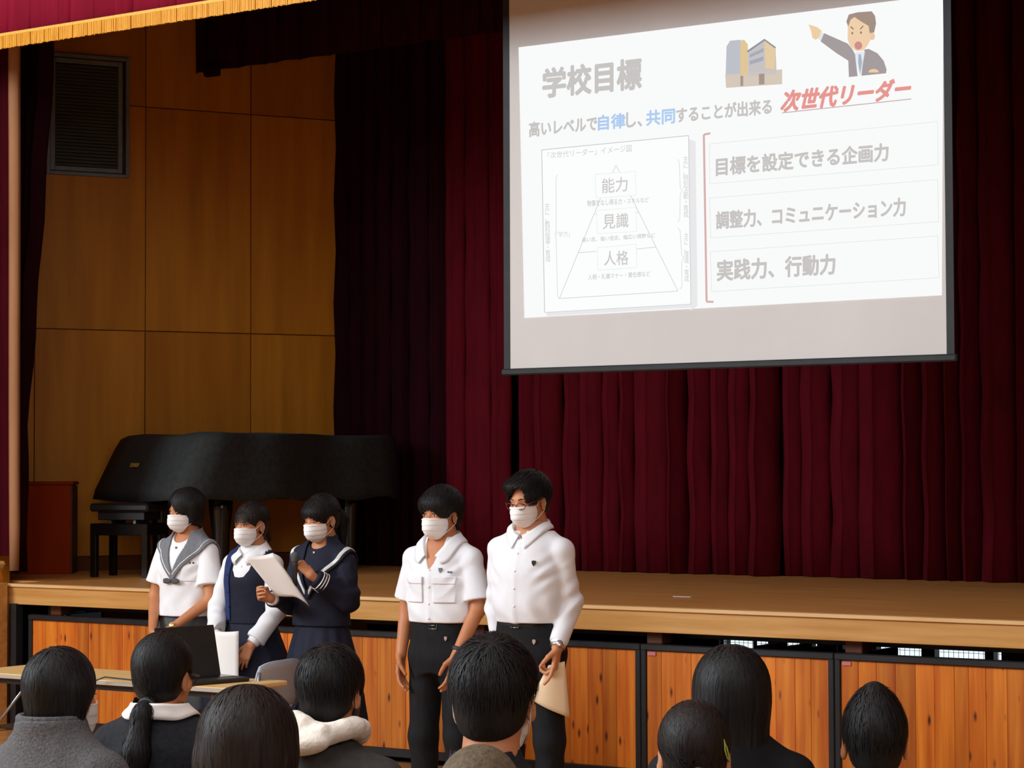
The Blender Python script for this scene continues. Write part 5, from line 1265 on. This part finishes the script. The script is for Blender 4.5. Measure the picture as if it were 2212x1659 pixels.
    def op(P): return -smin(ell(P, (0, -.125, -.03), (.060, .088, .085)), ell(P, (.0, -.12, .04), (.034, .07, .032)), .02)
    cuts = [op, lambda P: ears_out(P, (.030, .034, .045), (.086, .002, -.016)), nape(-.045, -.075)]
    bangs = lambda r, n: np.stack([r.uniform(-.045, .042, n), -.075 + r.uniform(-.02, .02, n), .078 + r.uniform(-.01, .015, n)], 1)
    hb = hair_base(.010)
    ex = [strands(lambda P: smin(hb(P), ell(P, (0, -.02, 0), (.067, .082, .09)), .02), lambda P: np.maximum(.010 - P[:, 2], P[:, 1] + .0), 190, 8, .011, .0012, 5, lambda P: A(0, -.25, -1) + P * A(2.5, 0, 0), (0, .016), (.002, .006), bangs)]
    tail = nets(lambda P: cap(P, (0, .112, .01), (.0, .150, -.10), .022, .012), (-.05, .05, -.2), (.06, .20, .06), .005)
    p.add_hair(base, cuts, 'hair_brown', n=1700, steps=10, step=.010, over=(-.004, .004), wid=.0014, flow=lambda P: A(0, .11, 0) * 9 - P * 9 + A(0, .4, 0), extra=ex + [tail])
    p.finish()
    n1, n2 = 8, 10; V = []
    for j in range(n2 + 1):
        for i in range(n1 + 1):
            u, v = i / n1, j / n2; V.append((-.075 + .175 * u + .006 * v, -.265 - .012 * math.sin(math.pi * u) - .01 * v + .02 * u, .905 - .25 * v - .006 * math.sin(u * 3)))
    F = np.array([(j * (n1 + 1) + i, (j + 1) * (n1 + 1) + i, (j + 1) * (n1 + 1) + i + 1, j * (n1 + 1) + i + 1) for j in range(n2) for i in range(n1)])
    o = mk('paper_sheet', V, F, 'paper', None, True); o.location = p.t.location; o.rotation_euler = p.t.rotation_euler; sm = o.modifiers.new('t', 'SOLIDIFY'); sm.thickness = .001
    tag(o, 'white sheet of paper held low by the girl in the pinafore', 'paper')
girl_pinafore()

# ---------- girl reading, with the microphone
def girl_reader():
    p = Person('girl in navy sailor jacket with white collar stripes speaking into a microphone', (-7.680, 9.3, 0), RZ, 1.622, 'f', head_yaw=-.16, head_pitch=.16, hair_t=.018, hs=.95)
    s_ = p.s; p.add_head(); p.add_mask()
    sh = {1: (.146, .01, 1.265), -1: (-.146, .01, 1.265)}; el_ = {1: (.190, -.03, 1.075), -1: (-.160, -.04, 1.055)}; wr_ = {1: (.085, -.215, 1.205), -1: (-.115, -.290, 1.085)}
    hc, k = hand_caps(wr_[1], (-.55, -.25, .62), (-.55, .35, -.3), (.1, -.5, .85), .16, ((1.1, 1.3, .9), (1.15, 1.3, .9), (1.15, 1.3, .9), (1.15, 1.3, .9)), tcurl=.7); p.body_parts.append(arm_mesh(sh[1], el_[1], wr_[1], hc, k, r=(.036, .030, .023)))
    hc, k = hand_caps(wr_[-1], (-.25, -.8, .25), (.9, -.1, .2), (.2, -.2, .9), .16, ((.7, .8, .5), (.8, .8, .5), (.9, .8, .5), (.9, .8, .5)), tcurl=.5); p.body_parts.append(arm_mesh(sh[-1], el_[-1], wr_[-1], hc, k, r=(.036, .030, .023)))
    K = [(1.0, .0, .162, .120), (1.06, -.002, .158, .116), (1.14, -.004, .156, .112), (1.21, -.008, .156, .112), (1.28, -.010, .153, .112), (1.35, .0, .143, .096), (1.41, .014, .108, .078), (1.47, .020, .060, .058), (1.52, .022, .050, .050)]
    K = [(z - .035, a, b, c) for z, a, b, c in K]
    body = torso('f', s_, .012, K); bare = torso('f', s_, 0)
    p.body_parts.append(nets(lambda P: body(P) + .013 + .05 * np.clip((1.16 * s_ - P[:, 2]) * 8, 0, .8), (-.24, -.16, .82), (.24, .14, 1.395), .0075))
    sl = [sleeve_fn(sh[sx], el_[sx], wr_[sx], (.057, .060, .044), .90, sx + 31, .006, k=.04) for sx in (-1, 1)]
    full = lambda P: smin(smin(body(P) + wr(P, .003, 6, 12, 5), sl[0](P), .016), sl[1](P), .016)
    def jacket(P): return smax(smax(smax(full(P), .935 - P[:, 2], .004), P[:, 2] - 1.395, .003), -smin(cap(P, (0, -.02, 1.375), (0, .02, 1.6), .054, .070), cap(P, (0, -.10, 1.375), (0, -.10, 1.6), .045, .06), .01), .003)
    g = p.garment('sailor_jacket', jacket, (-.30, -.33, .91), (.30, .17, 1.43), 'navy', .0052)
    dz = -.045; half = [(x, z + dz) for x, z in [(.048, 1.46), (.10, 1.50), (.172, 1.47), (.190, 1.37), (.168, 1.325), (.070, 1.215), (.012, 1.128), (0, 1.120), (0, 1.165), (.022, 1.225), (.052, 1.33), (.058, 1.39)]]
    def reg(x, z, y):
        ax = np.abs(x); fr2 = poly2(ax, z, half); bk2 = np.maximum(np.maximum(ax - .185, 1.16 - z), z - 1.6); d = np.where(y < .012, fr2, bk2); nk = cap(np.stack([x, y, z], 1), (0, .024, 1.34), (0, .02, 1.6), .062, .076); return np.maximum(np.maximum(d, -nk), z - 1.400 - .25 * np.maximum(y, 0))
    bt = lambda P: smin(smin(body(P) + wr(P, .003, 6, 12, 5), cap(P, sh[1], el_[1], .057, .058), .016), cap(P, sh[-1], el_[-1], .057, .058), .016)
    V, F = nets(shell(bt, .008, .0045, reg), (-.23, -.20, 1.07), (.23, .17, 1.44), .0045); col = mk('sailor_collar', V, F, 'navy', p.t, True)
    def reg2(x, z, y):
        ax = np.abs(x); d = np.full(len(x), 1., f32)
        for k_, o_ in enumerate((0, .0085, .017)):
            d = np.minimum(d, np.where(y < .012, polyline2(ax, z, [(.160 - o_, 1.425), (.173 - o_, 1.33), (.152 - o_ * 1.1, 1.285), (.064 - o_ * .9, 1.190), (.012, 1.103 + o_)], .0028), polyline2(ax, z, [(.170 - o_, 1.42), (.170 - o_, 1.18 + o_), (0, 1.18 + o_)], .0028)))
        return d
    V, F = nets(shell(bt, .0125, .0036, reg2), (-.20, -.20, 1.07), (.20, .17, 1.44), .0030); mk('collar_stripes', V, F, 'stripe', col, True)
    y = surf(full, 0, 1.315); MB().lathe([(.0005, -.003), (.008, -.003), (.008, 0), (.0005, 0)], (0, y, 1.315), 12, 'y').build('snap_button', 'silver', g, smooth=True)
    # striped cuff on her left sleeve
    a = np.array(el_[1]); b = np.array(wr_[1]); dirn = (b - a) / np.linalg.norm(b - a)
    for f_ in (.68, .74, .80):
        c = a + (b - a) * f_; q1, q2 = c - dirn * .0028, c + dirn * .0028; dr_ = A(*dirn); r_ = .064 + (.046 - .064) * f_ / .9 + .0035
        p.garment('cuff_stripe', lambda P: smax(smax(cap(P, a, b, .0695, .0695 - .018 / .9), (P - A(*q2)) @ dr_, .001), -((P - A(*q1)) @ dr_), .001), c - .07, c + .07, 'stripe', .0034, g)
    a = np.array(el_[-1]); b = np.array(wr_[-1]); q1 = a + (b - a) * .86; q2 = a + (b - a) * .97; dr2 = A(*((b - a) / np.linalg.norm(b - a)))
    p.garment('blouse_cuff', lambda P: smax(smax(cap(P, a, b, .042, .034), (P - A(*q2)) @ dr2, .002), -((P - A(*q1)) @ dr2), .002), q1 - .05, q2 + .05, 'stripe', .0045, g)
    sk = skirt_fn(s_, [(.42, .0, .250, .215), (.60, 0, .222, .185), (.80, .0, .182, .145), (.90, 0, .158, .118), (.97, 0, .138, .100)], 13, .09, .4); p.garment('pleated_skirt', sk, (-.30, -.27, .41), (.30, .27, .97), 'navy', .0075)
    girl_legs(p)
    base = hair_base(.015, .0)
    cuts = [opening(.034, .060, .10), lambda P: ears_out(P, (.030, .034, .042), (.088, .004, -.022)), nape(-.040, -.080)]
    ex = []
    tl = lambda P: smin(cap(P, (0, .118, .03), (0, .160, -.03), .030, .036), cap(P, (0, .160, -.03), (.0, .150, -.17), .036, .016), .03)
    ex.append(nets(tl, (-.07, .06, -.23), (.07, .22, .09), .005))
    ex.append(strands(tl, lambda P: np.full(len(P), -1., f32), 420, 12, .015, .0016, 9, lambda P: A(0, .12, -1) + 0 * P, start=lambda r, n: np.stack([r.uniform(-.03, .03, n), .12 + r.uniform(-.01, .05, n), r.uniform(-.08, .06, n)], 1)))
    fl = lambda P: np.where((P[:, 1:2] < -.03), flow_down((0, -.01, .16), .9, 1.0)(P), A(0, .16, .04) * 8 - P * 8)
    p.add_hair(lambda P: smin(base(P), ell(P, (0, -.036, .045), (.076, .074, .052)), .02), cuts, n=2400, steps=10, step=.010, over=(-.003, .008), wid=.0015, flow=fl, extra=ex)
    p.finish()
    # papers (two curled sheets)
    for kk, (off, mt) in enumerate(((0, 'paper'), (.006, 'paper'))):
        TL, TR, BR, BL_ = np.array([-.175, -.425, 1.300]), np.array([-.030, -.385, 1.315]), np.array([.075, -.270, 1.105]), np.array([-.065, -.310, 1.100])
        n1, n2 = 10, 14; V = []
        for j in range(n2 + 1):
            for i in range(n1 + 1):
                u, v = i / n1, j / n2; q = (TL * (1 - u) + TR * u) * (1 - v) + (BL_ * (1 - u) + BR * u) * v
                q = q + np.array([-.01 * kk, .012 * kk, .004 * kk]) * (1 + u) + np.array([0, .016, -.006]) * math.sin(math.pi * u) + np.array([.0, .05, -.055]) * (max(0, u - .55) / .45) ** 2 * max(0, v - .45) / .55 * (1.0 + .3 * kk)
                V.append(q)
        F = np.array([(j * (n1 + 1) + i, (j + 1) * (n1 + 1) + i, (j + 1) * (n1 + 1) + i + 1, j * (n1 + 1) + i + 1) for j in range(n2) for i in range(n1)])
        o = mk('paper_sheet', V, F, mt, None, True); o.location = p.t.location; o.rotation_euler = p.t.rotation_euler; sm = o.modifiers.new('t', 'SOLIDIFY'); sm.thickness = .0008
        tag(o, ('front sheet of the white papers the girl in navy is reading from', 'rear sheet of the white papers the girl in navy is reading from')[kk], 'paper', 'papers the girl is reading')
    # microphone
    t = thing('microphone', 'grey handheld microphone held at the chest of the girl in navy', 'microphone', p.t.location, RZ)
    a = np.array([.018, -.262, 1.150]); b = np.array([.028, -.275, 1.318]); D_ = b - a; Lm = np.linalg.norm(D_); zq = D_ / Lm; xq = np.cross([0, 1, 0], zq); xq /= np.linalg.norm(xq); yq = np.cross(zq, xq); Rm = np.stack([xq, yq, zq], 1)
    MB().lathe([(.004, 0), (.0115, .002), (.012, .04), (.0145, .11), (.017, .125)], n=16).rot(Rm, a).build('handle', 'charcoal', t, smooth=True)
    MB().lathe([(.017, .125), (.021, .130), (.021, .136), (.024, .150), (.022, .166), (.012, .176), (.002, .178)], n=16).rot(Rm, a).build('grille', 'grey_skirt', t, smooth=True)
girl_reader()
# ================================================================ the audience, seated, seen from behind
def seated(label, top, px_y_xy, body_yaw, head_yaw, head_pitch, hair, sex='m', hair_t=.02, hs=None, jacket='black_knit', grow=.024, drop=.41, mask=None, collar_kind=None, skin='skin', roll=0.0, glasses_=False, lift=.042):
    X, Y = px_y_xy; rz = math.radians(180 + body_yaw)
    p = Person(label, (X, Y, 0), rz, top + drop, sex, drop=drop, head_yaw=math.radians(head_yaw), head_pitch=head_pitch, head_roll=roll, hair_t=hair_t, hs=hs, skin=skin, group='seated audience seen from behind')
    s_ = p.s; p.add_head(face=True)
    if mask: p.add_mask(mat=mask)
    w_ = 1.0 if sex == 'm' else .90
    K = [(.84, .02, .165 * w_, .130), (.92, .015, .160 * w_, .125), (1.02, .0, .152 * w_, .112), (1.14, .0, .158 * w_, .108), (1.26, .004, .166 * w_, .108), (1.335, .012, .158 * w_, .100), (1.40, .020, .105 * w_, .076), (1.445, .026, .062, .060), (1.475, .028, .056, .056)]
    dz = -drop + lift; body = torso(sex, s_, grow, K, drop=-dz)
    sh = {k: (k * (.168 if sex == 'm' else .148) * s_, .01, 1.325 * s_ + dz) for k in (-1, 1)}
    el_ = {k: (k * .225, -.06, 1.05 * s_ + dz) for k in (-1, 1)}; wr_ = {k: (k * .10, -.27, .99 * s_ + dz - .08) for k in (-1, 1)}
    sl = [sleeve_fn(sh[k], el_[k], wr_[k], (.056 + grow * .6, .050 + grow * .6, .040 + grow * .3), .93, k + 40, .006) for k in (-1, 1)]
    def jk(P):
        d = smin(smin(body(P) + wr(P, .005, p.seed, 13, 8), sl[0](P), .02), sl[1](P), .02); d = smax(d, (.86 * s_ + dz) - P[:, 2], .006)
        return smax(d, -cap(P, (0, .030, 1.44 * s_ + dz), (0, .03, 1.6 * s_ + dz), .070, .078), .004)
    p.body_parts.append(nets(lambda P: body(P) + grow + .004, (-.24, -.16, .44), (.24, .20, 1.46 * s_ + dz), .010))
    g = p.garment('jacket', jk, (-.36, -.36, .40), (.36, .22, 1.50 * s_ + dz), jacket, .0085)
    for k in (-1, 1):
        hc, kk = hand_caps(wr_[k], (-k * .3, -.8, -.35), (0, -.2, -1), (-k, 0, 0), .17, (.3, .4, .3)); p.body_parts.append(arm_mesh(sh[k], el_[k], wr_[k], hc, kk, r=(.038, .032, .025), h=.0065))
    def legs(P):
        d = loft(P, smooth_keys([(.40, .02, .165 * w_, .13), (.47, .02, .17 * w_, .135), (.56, .015, .150 * w_, .118)]))
        for k in (-1, 1):
            l = smin(cap(P, (k * .09, -.02, .485), (k * .12, -.44, .50), .080, .064), cap(P, (k * .12, -.44, .49), (k * .12, -.40, .05), .062, .046), .03); d = smin(d, l, .03)
        return np.maximum(d, .035 - P[:, 2])
    p.garment('trousers', legs, (-.27, -.54, 0), (.27, .20, .60), 'black_cloth', .012)
    for k in (-1, 1):
        def ff(P): return smax(ell(P, (k * .12, -.47, .035), (.045, .13, .05)), .001 - P[:, 2], .004)
        p.garment('shoe', ff, (k * .12 - .08, -.62, -.01), (k * .12 + .08, -.30, .12), 'maskwhite', .01)
    hair(p)
    if glasses_: add_glasses(p, 'eye_dark')
    if collar_kind: collar_kind(p, body, s_, dz)
    p.finish()
    ch = folding_chair('grey folding chair under the ' + label.split(',')[0].replace('seated ', ''), (X, Y, 0), rz, group='audience folding chairs')
    return p, body, jk

FLB = lambda P: flow_down((0, .055, .14), .8, 1.0)(P)
def h_short(t=.018, n=3200, low=.01, zb=-.085, zf=-.03, mat='hair', wh=(0, .06, .13), wid=.0016, pt=0.0, lift=.003, ear=.030):
    def f(p):
        base = hair_base(t, low)
        b2 = (lambda P: smin(base(P), ell(P, (0, .03, .105), (.035, .04, .045 + pt)), .05)) if pt else base
        cuts = [opening(.040, .060, .10), (lambda P: ears_out(P, (.030, .026, .036), (.088, .004, -.020))) if ear else (lambda P: P[:, 0] * 0 - 1), nape(zf, zb)]
        p.add_hair(b2, cuts, mat, n=n, steps=9, step=.010, over=(-.002, .006), off=(.0005, .006), wid=wid, lift=lift, flow=lambda P: flow_down(wh, .9, .8)(P))
    return f
def h_bob(t=.022):
    def f(p):
        base = hair_base(t, .035)
        b2 = lambda P: smin(base(P), cap(np.stack([np.abs(P[:, 0]), P[:, 1], P[:, 2]], 1), (.058, .020, .02), (.052, .030, -.062), .040, .028), .03)
        cuts = [opening(.030, .060, .12), nape(-.060, -.105), lambda P: -ell(P, (-.095, -.045, -.05), (.035, .03, .05))]
        p.add_hair(b2, cuts, n=4200, steps=14, step=.011, over=(-.004, .006), off=(.0005, .004), wid=.0016, flow=FLB)
    return f
def h_lowpony(p):
    base = hair_base(.009, .0); tgt = A(-.004, .095, -.085)
    cuts = [opening(.050, .062, .10), lambda P: ears_out(P, (.030, .026, .040), (.088, .002, -.018)), nape(-.060, -.100)]
    tl = lambda P: smin(smin(cap(P, (0, .085, -.075), (.0, .125, -.105), .024, .026), cap(P, (0, .125, -.105), (.004, .150, -.22), .028, .036), .02), cap(P, (.004, .150, -.22), (.012, .160, -.42), .036, .022), .03)
    ex = [nets(tl, (-.07, .04, -.46), (.08, .22, -.03), .0055), strands(tl, lambda P: np.full(len(P), -1., f32), 1100, 16, .017, .0016, 77, lambda P: A(.02, .03, -1) + P * A(3, 0, 0), off=(.0005, .005), start=lambda r, n: np.stack([r.uniform(-.035, .035, n), .13 + r.uniform(-.03, .04, n), r.uniform(-.36, -.07, n)], 1))]
    p.add_hair(base, cuts, n=3600, steps=11, step=.010, over=(-.004, .002), off=(.0005, .003), wid=.0014, flow=lambda P: (tgt - P) * 9, extra=ex)
    mb = MB(); mb.tube([(0 + .027 * math.cos(a), .100 + .010 * math.sin(a), -.088 + .024 * math.sin(a)) for a in np.linspace(0, 2 * math.pi, 14)[:-1]], .005, 7, closed=True); mk('hair_tie', p.tw(mb.V), mb.F, 'rubber', p.t, True)
def h_long(length=.42, wd=.085, t=.022, mat='hair'):
    def f(p):
        base = hair_base(t, .03)
        T = smooth_keys([(-length, .085, wd * 1.04, .030), (-length * .7, .080, wd * 1.05, .036), (-length * .4, .070, wd * 1.0, .050), (-.06, .045, wd * .98, .070), (.02, .03, wd * .95, .085), (.06, .02, .06, .06)])
        fold = lambda th, z: .012 * np.sin(th * 17 + z * 6) + .010 * np.sin(th * 29)
        b2 = lambda P: smin(base(P), loft(P, T, fold=fold), .025)
        cuts = [lambda P: -smin(ell(P, (0, -.13, -.03), (.058, .088, .10)), np.maximum(P[:, 1] + .015, P[:, 2] + .05), .03)]
        p.add_hair(b2, cuts, mat, n=4600, steps=26, step=.017, over=(-.004, .004), off=(.0005, .0045), wid=.0017, flow=lambda P: flow_down((0, .02, .16), .9, 1.2)(P), box=((-.15, -.16, -length - .02), (.15, .18, .16)), h=.0055)
    return f
def h_pony_up(p):
    base = hair_base(.008, .0); tgt = A(0, .13, -.045)
    cuts = [opening(.050, .062, .10), lambda P: ears_out(P, (.032, .026, .042), (.088, .0, -.024)), nape(-.050, -.090)]
    tl = lambda P: smin(cap(P, (0, .105, -.040), (0, .150, -.065), .018, .026), cap(P, (0, .150, -.065), (-.012, .165, -.19), .030, .020), .02)
    ex = [nets(tl, (-.07, .06, -.23), (.06, .23, .0), .0045), strands(tl, lambda P: np.full(len(P), -1., f32), 600, 10, .014, .0015, 71, lambda P: A(-.05, .1, -1) + P * A(3, 0, 0), off=(.0005, .006), start=lambda r, n: np.stack([r.uniform(-.03, .03, n), .15 + r.uniform(-.03, .04, n), r.uniform(-.17, -.05, n)], 1))]
    p.add_hair(base, cuts, 'hair_brown', n=3600, steps=11, step=.010, over=(-.004, .002), off=(.0005, .003), wid=.0014, flow=lambda P: (tgt - P) * 9, extra=ex)
    mb = MB(); mb.tube([(.022 * math.cos(a), .118 + .008 * math.sin(a), -.044 + .020 * math.sin(a)) for a in np.linspace(0, 2 * math.pi, 14)[:-1]], .0045, 7, closed=True); mk('hair_tie', p.tw(mb.V), mb.F, 'eye_dark', p.t, True)
    # snap clip on the right side of the head
    pts = project(base, np.array([[-.050, .088, .040], [-.058, .080, .024], [-.066, .070, .006], [-.070, .062, -.010], [-.063, .076, .0], [-.055, .085, .018]]), .006)
    mb = MB(); mb.tube(list(pts), .0021, 6, closed=True); mk('hair_clip', p.tw(mb.V), mb.F, 'clip', p.t, True)
def h_buzz(p):
    base = lambda P: smin(head_sdf(P, False, False) - .003, hair_base(-.004)(P), .02)
    cuts = [opening(.055, .062, .10), lambda P: ears_out(P), nape(-.02, -.07)]
    p.add_hair(base, cuts, 'hair_grey', n=0, h=.004)

# collars
def c_turtle(p, body, s_, dz):       # wide knitted stand collar
    z0 = 1.375 * s_ + dz
    T = smooth_keys([(z0, .024, .105, .092), (z0 + .03, .028, .094, .086), (z0 + .06, .030, .090, .084), (z0 + .09, .030, .088, .082), (z0 + .115, .030, .084, .080)])
    def fn(P): d = loft(P, T, fold=lambda th, z: .03 * np.sin(z * 95 + .6 * np.sin(th * 2))); return smax(d, -cap(P, (0, .03, z0 - .1), (0, .03, z0 + .3), .066, .066), .005)
    p.garment('stand_collar', fn, (-.14, -.12, z0 - .01), (.14, .17, z0 + .13), 'grey_knit', .005)
def c_shirt(mat='paper', h_=.035):
    def f(p, body, s_, dz):
        z = 1.465 * s_ + dz
        collar(p, [(0, .098, z, 0, .120, z - h_), (.045, .080, z - .002, .066, .098, z - h_ - .004), (.062, .030, z - .012, .088, .034, z - h_ - .016), (.056, -.02, z - .03, .086, -.03, z - h_ - .035), (.030, -.055, z - .05, .062, -.085, z - h_ - .06)], body, mat, off=.006)
    return f
def c_hood(p, body, s_, dz):
    z = 1.43 * s_ + dz + .062; pts = []
    for a in np.linspace(-2.6, 2.6, 15): pts.append((.098 * math.sin(a), .030 + .088 * math.cos(a), z - .015 - .030 * (1 - math.cos(a)) * .5 + .012 * math.sin(a * 3)))
    def fn(P):
        d = None
        for a, b in zip(pts[:-1], pts[1:]):
            c = cap(P, a, b, .027, .027); d = c if d is None else smin(d, c, .012)
        d = smin(d, ell(P, (.01, .135, z - .050), (.095, .038, .036), Rx(.5)), .02)
        d = smin(d, cap(P, (-.06, .125, z - .02), (.055, .155, z - .075), .020, .024), .008)
        return d + .003 * np.sin(P[:, 0] * 30 + P[:, 2] * 60)
    p.garment('fleece_hood', fn, (-.17, -.10, z - .14), (.17, .24, z + .07), 'fleece', .0055)
def c_crew(mat):
    def f(p, body, s_, dz):
        z = 1.425 * s_ + dz; mb = MB(); mb.tube([(.074 * math.sin(a), .030 + .072 * math.cos(a), z - .012 * (1 - math.cos(a))) for a in np.linspace(0, 2 * math.pi, 24)[:-1]], .008, 8, closed=True); mb.build('neckband', mat, p.t, smooth=True)
    return f

seated('seated student with black bob and grey knitted stand-collar jacket, leftmost of the audience', 1.315, (-4.227, 4.088), 0, 6, .02, h_bob(.010), 'f', .020, .95, 'grey_knit', .030, mask='maskwhite', collar_kind=c_turtle)
seated('seated girl with long low ponytail, white collar and black sweater, in front of the laptop', 1.290, (-4.537, 4.789), 22, -8, .06, h_lowpony, 'f', .012, .95, 'black_knit', .016, collar_kind=c_shirt('paper', .040), glasses_=True)
seated('seated person with long dark hair over the shoulders, between the table and cream hood', 1.308, (-3.14, 3.565), 28, 0, .10, h_long(.34, .100, .024, 'hair_brown'), 'f', .026, 1.0, 'black_knit', .016, collar_kind=c_crew('black_knit'))
ph, bh, jh = seated('seated boy with short black hair, cream fleece hood and charcoal jacket', 1.294, (-3.862, 4.709), 6, 8, .04, h_short(.014, zb=-.090), 'm', .020, .93, 'charcoal', .014, mask='rubber', collar_kind=c_hood, lift=.012)
seated('seated man with short thinning black hair and black T-shirt, in front of the tall boys', 1.397, (-2.872, 4.052), 6, 16, .05, h_short(.012, wh=(-.012, .075, .115), wid=.0012, lift=.006, zb=-.085), 'm', .020, 1.04, 'black_knit', .016, mask='maskwhite', collar_kind=c_crew('black_knit'), lift=-.005)
seated('seated person with closely cropped hair, only the crown visible at the bottom edge', 1.245, (-2.462, 3.43), 20, 10, .04, h_buzz, 'm', .004, 1.0, 'black_knit', .016)
seated('seated girl with long straight black hair down her back, below the right of the screen', 1.311, (-2.82, 5.006), 24, 8, .02, h_long(.50, .088, .020), 'f', .022, .98, 'black_cloth', .016)
seated('seated girl with short ponytail and lime hair clip, in front of the long-haired girl', 1.223, (-2.645, 4.522), 30, 6, .10, h_pony_up, 'f', .012, .96, 'black_cloth', .016, drop=.44, collar_kind=c_crew('black_cloth'))
seated('seated boy with short black hair rising to a point, rightmost of the audience', 1.200, (-2.486, 5.121), 28, 4, .04, h_short(.006, zb=-.08, pt=.010, wh=(0, .03, .15), lift=.004), 'm', .010, .93, 'black_knit', .016, drop=.44, collar_kind=c_crew('black_knit'))
# yellow print on the back of the charcoal jacket
def print_patch(p, jk, pts, w_, mat, name):
    mb = MB(); base = project(jk, np.array([(x, .25, z) for x, z in pts]), .002, 30); V = []
    for i, q in enumerate(base):
        t_ = base[min(i + 1, len(base) - 1)] - base[max(i - 1, 0)]; t_ /= np.linalg.norm(t_) + 1e-6; s_ = np.cross(t_, [0, 1, 0]); s_ /= np.linalg.norm(s_) + 1e-6; V += [q + s_ * w_[i], q - s_ * w_[i]]
    V = project(jk, np.array(V), .003, 4); return mk(name, V, [(2 * i, 2 * i + 1, 2 * i + 3, 2 * i + 2) for i in range(len(base) - 1)], mat, p.t, True)

print_patch(ph, jh, [(-.012, 1.0), (.004, .995), (.024, .980), (.042, .960), (.052, .935), (.056, .90)], [.003, .008, .007, .005, .004, .004], 'yellow', 'printed_mark')
